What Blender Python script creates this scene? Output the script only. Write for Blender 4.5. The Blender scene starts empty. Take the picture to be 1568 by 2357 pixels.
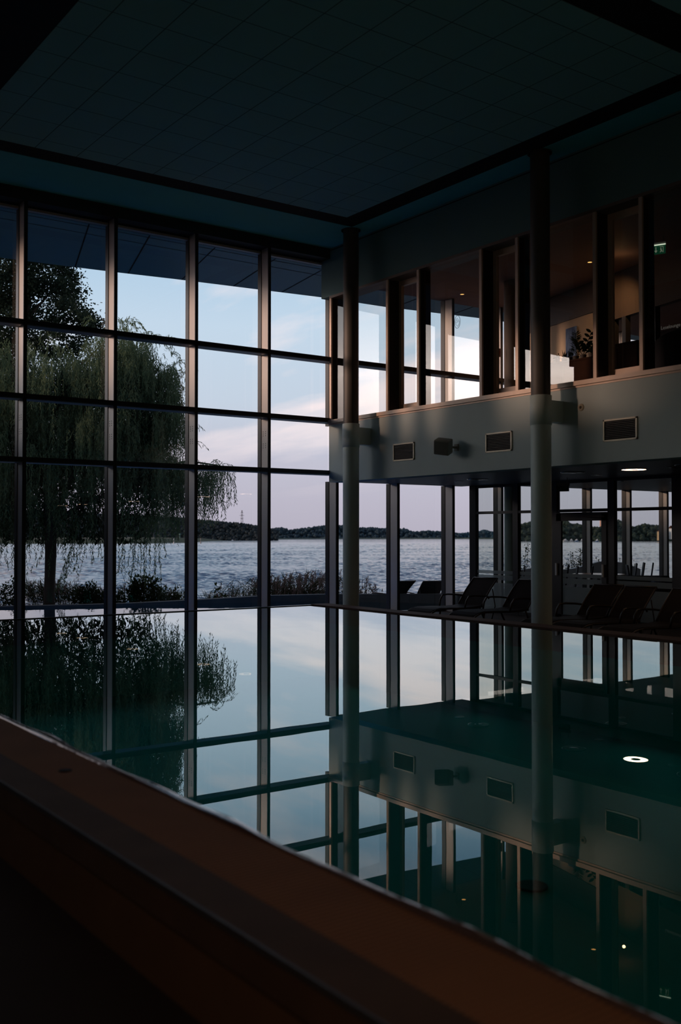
import bpy, bmesh, math, random
import numpy as np
from mathutils import Vector, Matrix
random.seed(7); RNG = np.random.default_rng(11)
C = bpy.context.scene.collection
PI = math.pi

# ------------------------------------------------------------------ camera
H = 1.35; YAW, PITCH, ROLL, F = .622, .0217, -.0002, 2343.1
Fw = Vector((math.sin(YAW)*math.cos(PITCH), math.cos(YAW)*math.cos(PITCH), math.sin(PITCH)))
Rt = Vector((math.cos(YAW), -math.sin(YAW), 0)); Up = Rt.cross(Fw)
def ray(x, y): return Fw*F + Rt*(x-784) - Up*(y-1178.5)
def onX(x, y, X):
    d = ray(x, y); return Vector((0, 0, H)) + d*(X/d.x)
def onY(x, y, Y):
    d = ray(x, y); return Vector((0, 0, H)) + d*(Y/d.y)
def onZ(x, y, Z):
    d = ray(x, y); return Vector((0, 0, H)) + d*((Z-H)/d.z)
def atd(x, y, D): return Vector((0, 0, H)) + ray(x, y)*(D/F)

cam_data = bpy.data.cameras.new('camera'); cam = bpy.data.objects.new('camera', cam_data); C.objects.link(cam)
cam_data.sensor_fit = 'VERTICAL'; cam_data.sensor_height = 36; cam_data.sensor_width = 24
cam_data.lens = F/2357*36; cam_data.clip_start = .05; cam_data.clip_end = 6000
M = Matrix((Rt, Up, -Fw)).transposed().to_4x4(); M.translation = (0, 0, H); cam.matrix_world = M
cam_data.dof.use_dof = True; cam_data.dof.focus_distance = 24; cam_data.dof.aperture_fstop = 1.5
bpy.context.scene.camera = cam

# ------------------------------------------------------------------ materials
def lin(c):
    return tuple(((v/255)/12.92 if v/255 <= .04045 else ((v/255+.055)/1.055)**2.4) for v in c)
def newmat(name):
    m = bpy.data.materials.new(name); m.use_nodes = True; nt = m.node_tree; nt.nodes.clear()
    out = nt.nodes.new('ShaderNodeOutputMaterial'); return m, nt, out
def N(nt, t, **k):
    n = nt.nodes.new(t)
    for a, b in k.items():
        if a in n.inputs: n.inputs[a].default_value = b
        else: setattr(n, a, b)
    return n
def pbr(name, col, rough=.5, metal=0, var=.12, vscale=6, bump=0, bscale=40, emit=None, estr=0, spec=.5, stretch=(1, 1, 1)):
    m, nt, out = newmat(name)
    p = N(nt, 'ShaderNodeBsdfPrincipled'); nt.links.new(p.outputs[0], out.inputs[0])
    p.inputs['Roughness'].default_value = rough; p.inputs['Metallic'].default_value = metal
    p.inputs['Specular IOR Level'].default_value = spec
    tc = N(nt, 'ShaderNodeTexCoord'); mp = N(nt, 'ShaderNodeMapping'); mp.inputs['Scale'].default_value = stretch
    nt.links.new(tc.outputs['Object'], mp.inputs[0])
    nz = N(nt, 'ShaderNodeTexNoise'); nz.inputs['Scale'].default_value = vscale; nz.inputs['Detail'].default_value = 4
    nt.links.new(mp.outputs[0], nz.inputs['Vector'])
    r = N(nt, 'ShaderNodeMix', data_type='RGBA')
    r.inputs['A'].default_value = (*[c*(1-var) for c in col[:3]], 1); r.inputs['B'].default_value = (*[min(1, c*(1+var)) for c in col[:3]], 1)
    nt.links.new(nz.outputs[0], r.inputs['Factor']); nt.links.new(r.outputs['Result'], p.inputs['Base Color'])
    if bump:
        b = N(nt, 'ShaderNodeBump'); b.inputs['Strength'].default_value = bump; b.inputs['Distance'].default_value = .01
        n2 = N(nt, 'ShaderNodeTexNoise'); n2.inputs['Scale'].default_value = bscale
        nt.links.new(mp.outputs[0], n2.inputs['Vector']); nt.links.new(n2.outputs[0], b.inputs['Height']); nt.links.new(b.outputs[0], p.inputs['Normal'])
    if emit:
        p.inputs['Emission Color'].default_value = (*emit, 1); p.inputs['Emission Strength'].default_value = estr
    return m
def glass(name, tint=(.93, .96, .95), refl=1.7, ior=1.5, rough=0):
    m, nt, out = newmat(name)
    t = N(nt, 'ShaderNodeBsdfTransparent'); t.inputs[0].default_value = (*tint, 1)
    g = N(nt, 'ShaderNodeBsdfGlossy'); g.inputs['Roughness'].default_value = rough
    fr = N(nt, 'ShaderNodeFresnel'); fr.inputs[0].default_value = ior
    mu = N(nt, 'ShaderNodeMath', operation='MULTIPLY', use_clamp=True); mu.inputs[1].default_value = refl
    mx = N(nt, 'ShaderNodeMixShader')
    geo = N(nt, 'ShaderNodeNewGeometry')
    # the same reflectance from either side of the sheet
    lw = N(nt, 'ShaderNodeVectorMath', operation='DOT_PRODUCT'); nt.links.new(geo.outputs['Incoming'], lw.inputs[0]); nt.links.new(geo.outputs['Normal'], lw.inputs[1])
    ab = N(nt, 'ShaderNodeMath', operation='ABSOLUTE'); nt.links.new(lw.outputs['Value'], ab.inputs[0])
    om = N(nt, 'ShaderNodeMath', operation='SUBTRACT', use_clamp=True); om.inputs[0].default_value = 1; nt.links.new(ab.outputs[0], om.inputs[1])
    pw = N(nt, 'ShaderNodeMath', operation='POWER'); nt.links.new(om.outputs[0], pw.inputs[0]); pw.inputs[1].default_value = 5
    r0 = ((ior-1)/(ior+1))**2
    ma = N(nt, 'ShaderNodeMath', operation='MULTIPLY_ADD'); nt.links.new(pw.outputs[0], ma.inputs[0]); ma.inputs[1].default_value = 1-r0; ma.inputs[2].default_value = r0
    nt.links.new(ma.outputs[0], mu.inputs[0]); nt.links.new(mu.outputs[0], mx.inputs[0])
    nt.nodes.remove(fr)
    nt.links.new(t.outputs[0], mx.inputs[1]); nt.links.new(g.outputs[0], mx.inputs[2]); nt.links.new(mx.outputs[0], out.inputs[0])
    return m
def water(name, tint, refl, ior, bump, scale, stretch=(1, 1, 1), dist=.02, rough=0.0, detail=2, rot=0, body=None, bodyfac=0):
    m = glass(name, tint, refl, ior, rough); nt = m.node_tree
    g = [n for n in nt.nodes if n.type == 'BSDF_GLOSSY'][0]
    tc = N(nt, 'ShaderNodeTexCoord'); mp = N(nt, 'ShaderNodeMapping'); mp.inputs['Scale'].default_value = stretch; mp.inputs['Rotation'].default_value = (0, 0, rot)
    nz = N(nt, 'ShaderNodeTexNoise'); nz.inputs['Scale'].default_value = scale; nz.inputs['Detail'].default_value = detail
    b = N(nt, 'ShaderNodeBump'); b.inputs['Strength'].default_value = bump; b.inputs['Distance'].default_value = dist
    nt.links.new(tc.outputs['Object'], mp.inputs[0]); nt.links.new(mp.outputs[0], nz.inputs['Vector']); nt.links.new(nz.outputs[0], b.inputs['Height'])
    nt.links.new(b.outputs[0], g.inputs['Normal'])
    return m
def emis(name, col, s):
    m, nt, out = newmat(name); e = N(nt, 'ShaderNodeEmission'); e.inputs[0].default_value = (*col, 1); e.inputs[1].default_value = s
    nt.links.new(e.outputs[0], out.inputs[0]); return m
def leafmat(name, a, b, trans=.35):
    m, nt, out = newmat(name)
    tc = N(nt, 'ShaderNodeNewGeometry')
    nz = N(nt, 'ShaderNodeTexNoise'); nz.inputs['Scale'].default_value = 1.3
    nt.links.new(tc.outputs['Position'], nz.inputs['Vector'])
    r = N(nt, 'ShaderNodeMix', data_type='RGBA'); r.inputs['A'].default_value = (*a, 1); r.inputs['B'].default_value = (*b, 1)
    nt.links.new(nz.outputs[0], r.inputs['Factor'])
    d = N(nt, 'ShaderNodeBsdfDiffuse'); t = N(nt, 'ShaderNodeBsdfTranslucent'); mx = N(nt, 'ShaderNodeMixShader'); mx.inputs[0].default_value = trans
    nt.links.new(r.outputs['Result'], d.inputs[0]); nt.links.new(r.outputs['Result'], t.inputs[0])
    nt.links.new(d.outputs[0], mx.inputs[1]); nt.links.new(t.outputs[0], mx.inputs[2]); nt.links.new(mx.outputs[0], out.inputs[0]); return m
def ceiling_mat(name, col):
    m = pbr(name, col, .8, var=.06, vscale=1.5); nt = m.node_tree; p = [n for n in nt.nodes if n.type == 'BSDF_PRINCIPLED'][0]
    mixn = [n for n in nt.nodes if n.type == 'MIX'][0]
    g = N(nt, 'ShaderNodeNewGeometry'); sp = N(nt, 'ShaderNodeSeparateXYZ'); nt.links.new(g.outputs['Position'], sp.inputs[0])
    def line(o, off, per, w):
        a = N(nt, 'ShaderNodeMath', operation='SUBTRACT'); nt.links.new(sp.outputs[o], a.inputs[0]); a.inputs[1].default_value = off
        b = N(nt, 'ShaderNodeMath', operation='PINGPONG'); nt.links.new(a.outputs[0], b.inputs[0]); b.inputs[1].default_value = per/2
        c = N(nt, 'ShaderNodeMath', operation='LESS_THAN'); nt.links.new(b.outputs[0], c.inputs[0]); c.inputs[1].default_value = w; return c
    lx = line(0, 5.865, .657, .007); ly = line(1, 10.1, .69, .007)
    mxm = N(nt, 'ShaderNodeMath', operation='MAXIMUM'); nt.links.new(lx.outputs[0], mxm.inputs[0]); nt.links.new(ly.outputs[0], mxm.inputs[1])
    k = N(nt, 'ShaderNodeMix', data_type='RGBA'); nt.links.new(mxm.outputs[0], k.inputs['Factor']); nt.links.new(mixn.outputs['Result'], k.inputs['A'])
    k.inputs['B'].default_value = (*[c*.25 for c in col], 1); nt.links.new(k.outputs['Result'], p.inputs['Base Color']); return m
def grate_mat(name, col, axis, per, dark=.35):
    m = pbr(name, col, .35, var=.2, vscale=3, spec=.35); nt = m.node_tree; p = [n for n in nt.nodes if n.type == 'BSDF_PRINCIPLED'][0]; p.inputs['Roughness'].default_value = .75; p.inputs['Specular IOR Level'].default_value = .12
    mixn = [n for n in nt.nodes if n.type == 'MIX'][0]
    g = N(nt, 'ShaderNodeNewGeometry'); sp = N(nt, 'ShaderNodeSeparateXYZ'); nt.links.new(g.outputs['Position'], sp.inputs[0])
    b = N(nt, 'ShaderNodeMath', operation='PINGPONG'); nt.links.new(sp.outputs[axis], b.inputs[0]); b.inputs[1].default_value = per/2
    c = N(nt, 'ShaderNodeMath', operation='LESS_THAN'); nt.links.new(b.outputs[0], c.inputs[0]); c.inputs[1].default_value = per*.12
    k = N(nt, 'ShaderNodeMix', data_type='RGBA'); nt.links.new(c.outputs[0], k.inputs['Factor']); nt.links.new(mixn.outputs['Result'], k.inputs['A'])
    k.inputs['B'].default_value = (*[v*dark for v in col], 1); nt.links.new(k.outputs['Result'], p.inputs['Base Color']); return m

MT = dict(
    ceil=ceiling_mat('ceiling tile', (.32, .60, .56)),
    ceil_edge=pbr('ceiling border plaster', (.12, .58, .62), .7, var=.05),
    black=pbr('black recess', (.006, .006, .006), .8),
    beam=pbr('dark beam paint', (.035, .035, .035), .6),
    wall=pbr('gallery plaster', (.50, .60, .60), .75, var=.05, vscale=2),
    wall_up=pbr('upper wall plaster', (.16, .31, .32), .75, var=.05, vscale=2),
    side=pbr('dark side wall', (.03, .03, .03), .7),
    under=pbr('gallery soffit', (.16, .16, .155), .45, var=.05),
    fin=pbr('bronze aluminium fin', (.50, .47, .45), .45, metal=.1, var=.06, vscale=3, stretch=(1, 1, .1)),
    fin_dark=pbr('dark frame aluminium', (.035, .034, .036), .4, metal=.2, var=.1),
    frame=pbr('window frame bronze', (.68, .52, .42), .45, metal=.1, var=.08),
    glass=glass('clear glazing', (.95, .97, .98), 1.7, 1.5),
    glass_b=glass('lounge glazing', (.86, .88, .88), 2.0, 1.52),
    glass_p=glass('partition glazing', (.70, .75, .72), 1.4, 1.5),
    soffit=pbr('roof overhang panel', (.13, .28, .31), .5, var=.05),
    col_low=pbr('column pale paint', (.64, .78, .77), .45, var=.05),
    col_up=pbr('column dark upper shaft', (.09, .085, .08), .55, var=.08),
    tile_floor=pbr('dark deck floor', (.040, .028, .022), .7, var=.2, vscale=4, spec=.15),
    rim_grate=grate_mat('terracotta overflow grate', (.46, .22, .11), 1, .03),
    rim_grate_far=pbr('rim tile', (.16, .09, .07), .75, var=.3, vscale=30, spec=.12),
    rim_stone=pbr('rim coping stone', (.13, .078, .05), .7, var=.35, vscale=3, bump=.1, bscale=20, spec=.2),
    rim_face=pbr('rim side tile', (.18, .10, .052), .7, var=.15, spec=.15),
    rim_lip=pbr('wet lip tile', (.16, .10, .09), .08, var=.3, vscale=5, bump=.3, bscale=7),
    basin=pbr('pool basin tile', (.03, .55, .50), .6, var=.05),
    basin_out=pbr('outdoor basin paint', (.05, .42, .90), .6, var=.05),
    drain=pbr('pool drain', (.01, .02, .02), .5),
    lamp_on=emis('ring lamp lit', (1, .66, .42), 9),
    lamp_body=pbr('ring lamp housing', (.25, .25, .26), .15, metal=.8),
    spot_on=emis('downlight lit', (1, .45, .12), 2.2),
    sling=pbr('lounger woven sling', (.016, .014, .014), .75, var=.3, vscale=60, spec=.15),
    sling_warm=pbr('lounger woven brown sling', (.015, .009, .007), .75, var=.3, vscale=60, spec=.15),
    tube=pbr('lounger dark frame', (.04, .03, .026), .4, metal=.4),
    speaker=pbr('speaker grey plastic', (.26, .26, .23), .6),
    vent_dark=pbr('vent louvre dark', (.02, .022, .02), .5),
    vent_frame=pbr('vent frame aluminium', (.62, .57, .46), .5, metal=.3),
    lounge_ceil=pbr('lounge ceiling', (.30, .20, .17), .7, var=.05),
    cream=pbr('lounge cream wall', (.55, .42, .30), .7, var=.05),
    brown=pbr('lounge brown band', (.10, .075, .06), .6),
    wood=pbr('dark brown wood', (.05, .02, .011), .8, spec=.1, var=.3, vscale=5, stretch=(1, 1, 6)),
    carpet=pbr('lounge carpet', (.05, .04, .035), .9),
    plant=leafmat('plant dark leaf', (.012, .02, .012), (.03, .05, .025)),
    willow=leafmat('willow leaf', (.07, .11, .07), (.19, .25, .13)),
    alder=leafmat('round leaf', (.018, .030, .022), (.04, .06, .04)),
    bush=leafmat('bush leaf', (.025, .045, .025), (.07, .09, .04)),
    reed=leafmat('reed stem', (.06, .07, .04), (.12, .10, .06)),
    plume=leafmat('reed plume', (.26, .18, .16), (.38, .27, .24)),
    bark=pbr('willow bark', (.055, .04, .035), .9, var=.4, vscale=9, stretch=(1, 1, .2), bump=.5, bscale=20),
    bank=pbr('bank soil', (.02, .025, .015), .95),
    quay=pbr('dark quay stone', (.05, .055, .058), .8, var=.4, vscale=5),
    steel=pbr('steel', (.12, .12, .13), .5, metal=.5),
    white=pbr('white paint', (.55, .58, .60), .5),
    orange=pbr('orange wood top', (.50, .20, .09), .3, var=.2, vscale=8),
    cloth=pbr('dark navy upholstery', (.018, .020, .030), .8),
    frost=None, paint_blue=None,
)
def frost():
    m, nt, out = newmat('frosted film'); t = N(nt, 'ShaderNodeBsdfTransparent'); t.inputs[0].default_value = (.8, .85, .85, 1)
    tr = N(nt, 'ShaderNodeBsdfTranslucent'); tr.inputs[0].default_value = (.55, .6, .6, 1); d = N(nt, 'ShaderNodeBsdfDiffuse'); d.inputs[0].default_value = (.35, .38, .38, 1)
    a = N(nt, 'ShaderNodeMixShader'); a.inputs[0].default_value = .4; b = N(nt, 'ShaderNodeMixShader'); b.inputs[0].default_value = .8
    nt.links.new(tr.outputs[0], a.inputs[1]); nt.links.new(d.outputs[0], a.inputs[2]); nt.links.new(t.outputs[0], b.inputs[1]); nt.links.new(a.outputs[0], b.inputs[2]); nt.links.new(b.outputs[0], out.inputs[0]); return m
MT['frost'] = frost()
def painting():
    m = pbr('blue abstract canvas', (.10, .13, .22), .6); nt = m.node_tree; p = [n for n in nt.nodes if n.type == 'BSDF_PRINCIPLED'][0]
    tc = N(nt, 'ShaderNodeTexCoord'); nz = N(nt, 'ShaderNodeTexNoise'); nz.inputs['Scale'].default_value = 3.5; nz.inputs['Detail'].default_value = 5
    mp = N(nt, 'ShaderNodeMapping'); mp.inputs['Scale'].default_value = (1, 2, .7)
    cr = N(nt, 'ShaderNodeValToRGB'); cr.color_ramp.elements[0].position = .35; cr.color_ramp.elements[0].color = (.02, .05, .16, 1)
    cr.color_ramp.elements[1].position = .65; cr.color_ramp.elements[1].color = (.22, .32, .58, 1)
    nt.links.new(tc.outputs['Object'], mp.inputs[0]); nt.links.new(mp.outputs[0], nz.inputs['Vector']); nt.links.new(nz.outputs[0], cr.inputs[0]); nt.links.new(cr.outputs[0], p.inputs['Base Color']); return m
MT['paint_blue'] = painting()

# ------------------------------------------------------------------ mesh helpers
class MB:
    def __init__(s): s.v = []; s.f = []; s.sm = False
    def quad(s, a, b, c, d):
        n = len(s.v); s.v += [tuple(a), tuple(b), tuple(c), tuple(d)]; s.f.append((n, n+1, n+2, n+3)); return s
    def box(s, x0, x1, y0, y1, z0, z1, mat=None):
        n = len(s.v); P = [(x, y, z) for z in (z0, z1) for (x, y) in ((x0, y0), (x1, y0), (x1, y1), (x0, y1))]
        if mat is not None: P = [tuple(mat @ Vector(p)) for p in P]
        s.v += P; s.f += [tuple(n+i for i in q) for q in ((3, 2, 1, 0), (4, 5, 6, 7), (0, 1, 5, 4), (1, 2, 6, 5), (2, 3, 7, 6), (3, 0, 4, 7))]; return s
    def tube(s, pts, rad, seg=8, cap=True):
        pts = [Vector(p) for p in pts]; n0 = len(s.v)
        if not hasattr(rad, '__len__'): rad = [rad]*len(pts)
        ref = None
        for i, p in enumerate(pts):
            t = (pts[min(i+1, len(pts)-1)] - pts[max(i-1, 0)]).normalized()
            if ref is None: ref = t.orthogonal().normalized()
            u = (ref - t*ref.dot(t)).normalized(); ref = u; w = t.cross(u)
            for k in range(seg):
                a = 2*PI*k/seg; s.v.append(tuple(p + (u*math.cos(a) + w*math.sin(a))*rad[i]))
        for i in range(len(pts)-1):
            for k in range(seg):
                a = n0+i*seg+k; b = n0+i*seg+(k+1) % seg; s.f.append((a, b, b+seg, a+seg))
        if cap: s.f.append(tuple(n0+k for k in reversed(range(seg)))); s.f.append(tuple(n0+(len(pts)-1)*seg+k for k in range(seg)))
        return s
    def lathe(s, prof, c=(0, 0), seg=24):
        n0 = len(s.v)
        for (r, z) in prof:
            for k in range(seg):
                a = 2*PI*k/seg; s.v.append((c[0]+r*math.cos(a), c[1]+r*math.sin(a), z))
        for i in range(len(prof)-1):
            for k in range(seg):
                a = n0+i*seg+k; b = n0+i*seg+(k+1) % seg; s.f.append((a, b, b+seg, a+seg))
        return s
    def prism(s, poly, z0, z1):
        n = len(s.v); m = len(poly); s.v += [(p[0], p[1], z0) for p in poly] + [(p[0], p[1], z1) for p in poly]
        s.f.append(tuple(n+i for i in reversed(range(m)))); s.f.append(tuple(n+m+i for i in range(m)))
        for i in range(m): j = (i+1) % m; s.f.append((n+i, n+j, n+m+j, n+m+i))
        return s
    def build(s, name, mat, parent=None, smooth=False, org=None, bevel=0):
        me = bpy.data.meshes.new(name)
        v = s.v
        if org is not None: o_ = Vector(org); v = [tuple(Vector(p)-o_) for p in v]
        me.from_pydata(v, [], s.f); me.update()
        if smooth or s.sm:
            me.polygons.foreach_set('use_smooth', [True]*len(me.polygons))
        me.materials.append(mat); o = bpy.data.objects.new(name, me); C.objects.link(o)
        if org is not None: o.location = org
        if parent is not None: o.parent = parent; 
        if bevel:
            b = o.modifiers.new('bevel', 'BEVEL'); b.width = bevel; b.segments = 2; b.limit_method = 'ANGLE'
        return o
def npmesh(name, V, nper, mat, parent=None, smooth=False):
    """V: (k, nper, 3) array -> k polygons with nper corners"""
    k = V.shape[0]; me = bpy.data.meshes.new(name); me.vertices.add(k*nper); me.vertices.foreach_set('co', V.reshape(-1).astype(np.float32))
    me.loops.add(k*nper); me.loops.foreach_set('vertex_index', np.arange(k*nper, dtype=np.int32))
    me.polygons.add(k); me.polygons.foreach_set('loop_start', np.arange(0, k*nper, nper, dtype=np.int32)); me.polygons.foreach_set('loop_total', np.full(k, nper, dtype=np.int32))
    me.update(calc_edges=True); me.validate(); me.materials.append(mat); o = bpy.data.objects.new(name, me); C.objects.link(o)
    if parent is not None: o.parent = parent
    return o
def tag(o, label=None, cat=None, group=None, kind=None):
    if label: o['label'] = label
    if cat: o['category'] = cat
    if group: o['group'] = group
    if kind: o['kind'] = kind
    return o
def struct(o): o['kind'] = 'structure'; return o
def empty(name, loc, rz=0):
    o = bpy.data.objects.new(name, None); C.objects.link(o); o.location = loc; o.rotation_euler = (0, 0, rz); return o
def copy_tree(o, parent=None):
    c = o.copy(); C.objects.link(c)
    if parent is not None: c.parent = parent
    for ch in list(o.children): copy_tree(ch, c)
    return c

# ------------------------------------------------------------------ key dimensions
YA, YG = 17.21, 17.53           # glass wall A: fin fronts, glass
XB, XG = 12.06, 12.42           # gallery wall B
ZC = 7.27; FL = -.40; ZU = 2.42; ZS = 3.65; ZH = 6.28; XP = 16.0; ZU0 = 2.42; ZU = 2.45
FX = [4.16, 5.74, 7.38, 9.01, 10.63, 12.29, 13.92, 15.52, 17.05, 18.6, 20.17, 21.72, 23.27, 24.9]   # right faces of fins
T1, T2, T3 = (4.94, 5.02), (3.67, 3.75), (2.585, 2.665)

# ------------------------------------------------------------------ shell
b = MB(); b.box(-6, 1.74, -8, 17.9, FL-.2, FL); b.box(11.2, 27, -8, 17.65, FL-.2, FL); b.box(1.74, 11.2, 16.15, 17.65, FL-.2, FL)
struct(b.build('floor', MT['tile_floor']))
b = MB().box(4.15, 11.12, 7.65, 15.30, ZC, ZC+.12); struct(b.build('ceiling', MT['ceil']))
b = MB().box(4.15, 11.12, -8, 7.07, ZC, ZC+.12); struct(b.build('ceiling', MT['ceil']))
b = MB(); b.box(11.55, XB, -8, YA, ZC, ZC+.12); b.box(4.15, 11.55, 15.73, YA, ZC, ZC+.12); struct(b.build('ceiling', MT['ceil_edge']))
b = MB(); b.box(-6, 13, -8, 18, ZC+.14, ZC+.3); b.box(4.15, 11.55, 15.3, 15.73, ZC+.006, ZC+.14); b.box(11.12, 11.55, -8, 15.3, ZC+.006, ZC+.14); b.box(4.15, 11.12, 7.07, 7.65, ZC+.006, ZC+.14); b.box(-6, 4.15, -8, 18, ZC+.006, ZC+.14)
struct(b.build('trim_1', MT['black']))
b = MB().box(4.2, 12.4, YA-.02, YG+.12, 7.06, ZC); struct(b.build('trim_2', MT['beam']))
b = MB().box(3.9, 4.12, 16.2, 17.6, FL, ZC); struct(b.build('wall_left', MT['side']))
b = MB().box(-6.3, -6, -8, 18, FL, ZC); b.box(-6, 4.1, 17.7, 17.95, 5.7, ZC); b.box(-6, 4.1, 17.7, 17.95, FL, .2); struct(b.build('wall_aisle', MT['side']))
for i, x in enumerate((-5.5, -2.3, .9)):
    w = empty('window_%d' % (31+i), (x, 17.8, .2)); struct(w)
    MB().box(-.03, .03, -.1, .1, 0, 5.5).build('mullion_fin', MT['fin_dark'], w); MB().quad((.03, 0, 0), (3.17, 0, 0), (3.17, 0, 5.9), (.03, 0, 5.5)).build('pane', MT['glass'], w)
b = MB().box(-6, 27, -8.3, -8, FL, ZC); struct(b.build('wall_back', MT['side']))
# gallery front: fascia below, wall above the windows
b = MB(); b.box(XB, XB+.34, -8, YA+.02, ZU0, ZS-.01); struct(b.build('wall_right', MT['wall']))
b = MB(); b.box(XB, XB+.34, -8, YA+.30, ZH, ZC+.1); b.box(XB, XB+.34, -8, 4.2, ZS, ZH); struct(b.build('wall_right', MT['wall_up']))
b = MB(); b.box(XB+.345, XP, -8, YA+.3, ZU, ZS-.06); b.box(XP, 27, -8, YA+.3, ZU+.06, ZS-.06); struct(b.build('ceiling_gallery', MT['under']))
b = MB(); b.box(XB+.342, 27, -8, YA+.3, ZS-.06, ZS-.03); struct(b.build('floor_gallery', MT['carpet']))
b = MB(); b.box(XB+.345, 26, -8, YG+.05, 6.70, 6.85); struct(b.build('ceiling_lounge', MT['lounge_ceil']))
b = MB(); b.box(XB-.05, XB+.36, 4.2, YA, ZS-.02, ZS+.05); b.box(XB-.015, XB+.02, 4.2, YA, ZS-.05, ZS-.02); struct(b.build('trim_3', MT['frame']))
b = MB(); b.box(XB-.01, XB+.36, 4.2, YA, ZH-.05, ZH); struct(b.build('trim_4', pbr('head frame bronze', (.20, .15, .13), .5)))
b = MB(); b.box(XB-.004, XB, 4.2, YA, ZC-.05, ZC-.035); struct(b.build('trim_5', MT['black']))

# ------------------------------------------------------------------ glass wall A : one window object per bay
def bolts(mb, x, z):
    for dz in (0, .04, .08, .24, .28, .32):
        for dy in (.10, .19):
            mb.box(x-.004, x+.001, YA+dy-.008, YA+dy+.008, z+dz-.008, z+dz+.008)
for i in range(len(FX)):
    x1 = FX[i]; x0 = x1-.055
    w = empty('window_%d' % (i+1), (x1, YA, FL)); struct(w)
    def part(mb, n, m): return mb.build(n, m, w, org=(x1, YA, FL)) and None
    def mk(mb, n, m):
        o = mb.build(n, m, w, org=(x1, YA, FL)); o.location = (0, 0, 0); return o
    hi = 7.06 if x1 < 12.1 else None
    if hi: spans = [(FL, hi)]
    else: spans = [(FL, ZU+(.06 if x1 > 16 else 0)), (ZS-.03, 6.70)]
    for (za, zb) in spans:
        m = MB(); m.box(x0, x1, YA+.02, (YG+.06 if x1 < 16 or za > 1 else YA+.25), za, zb); mk(m, 'mullion_fin', MT['fin'])
        m = MB(); m.box(x0-.004, x1+.004, YA, YA+.022, za, zb); mk(m, 'fin_cap', MT['fin_dark'])
        yg = YG if x1 < 16 or za > 1 else YA+.20
        m = MB(); m.box(x0-.012, x0, yg-.06, yg+.07, za, zb); mk(m, 'glazing_gasket', MT['fin_dark'])
    if hi and i:
        m = MB(); bolts(m, x0, 3.07); mk(m, 'bolt_plate', MT['fin_dark'])
    if i == len(FX)-1: continue
    nx = FX[i+1]-.055
    ts = [T1, T2, T3] if x1 < 12.1 else [T1]
    for (ta, tb) in ts:
        m = MB(); m.box(x1, nx, YA-.004, YG-.02, ta, tb); mk(m, 'transom', MT['fin_dark'])
        m = MB(); m.box(x1, nx, YA+.03, YG-.02, ta-.012, ta); mk(m, 'transom_tray', pbr('transom underside', (.22, .27, .32), .4, metal=.3) if i == 0 else bpy.data.materials['transom underside'])
    for (za, zb) in spans:
        yg = YG if x1 < 16 or za > 1 else YA+.20
        m = MB(); m.quad((x1, yg, za), (nx, yg, za), (nx, yg, zb), (x1, yg, zb)); mk(m, 'pane', MT['glass'])
        if zb > 7: m = MB(); m.box(x1, nx, YG-.05, YG+.05, zb-.07, zb-.03); mk(m, 'head_frame', MT['fin'])
    m = MB(); m.box(x1, nx, YG-.06, YG+.06, FL, FL+.06); mk(m, 'sill_frame', MT['fin_dark'])
# overhang outside
edge = [(-2, 22.3), (5.0, 21.6), (5.6, 21.1), (6.39, 20.87), (7.93, 20.70), (8.89, 20.57), (10.06, 20.38), (12.15, 20.12), (13.86, 19.90), (15.6, 19.84), (18.3, 19.45), (26, 18.9)]
b = MB(); b.prism([(-2, YG+.1)] + [(26, YG+.1)] + list(reversed(edge)), 7.0, 7.18); struct(b.build('ceiling_overhang', MT['soffit']))
b = MB()
for (xa, ya), (xb, yb) in [((5.2, 17.65), (5.9, 20.9)), ((7.0, 17.65), (7.9, 20.68)), ((8.2, 17.65), (9.03, 20.52)), ((9.6, 17.65), (10.22, 20.33)), ((11.0, 17.65), (11.45, 20.18)), ((12.25, 17.65), (12.65, 20.02)), ((13.9, 17.65), (14.2, 19.86)), ((15.5, 17.65), (15.8, 19.8)), ((17.2, 17.65), (17.5, 19.5))]:
    b.quad((xa, ya, 6.996), (xa+.03, ya, 6.996), (xb+.03, yb, 6.996), (xb, yb, 6.996))
for dy in (.25, .7):
    b.quad((-2, YG+dy, 6.997), (-2, YG+dy+.025, 6.997), (26, YG+dy+.025, 6.997), (26, YG+dy, 6.997))
struct(b.build('trim_6', MT['black']))
# roof slab over lounge and hall so that no sky leaks in
b = MB(); b.box(-6, 27, -8, 17.62, ZC+.35, ZC+.6); b.box(XB+.35, 27, YG-.2, YG+.1, 6.72, 7.6); b.box(26.7, 27, -8, 17.6, FL, 7.6); struct(b.build('ceiling_roof', MT['black']))
# unseen blocks added outside to cut the low light on fins and gallery
b = MB(); b.box(-14, -8, 15, 40, -2, 5.8); b.box(-8, 3.6, 31, 38.0, -1, 5.2); b.box(1.2, 3.6, 18.1, 22, -1, 3.45); b.box(-6, 9.0, 38.0, 41.0, -2, 6.5); struct(b.build('light_blocker', MT['side']))

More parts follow.
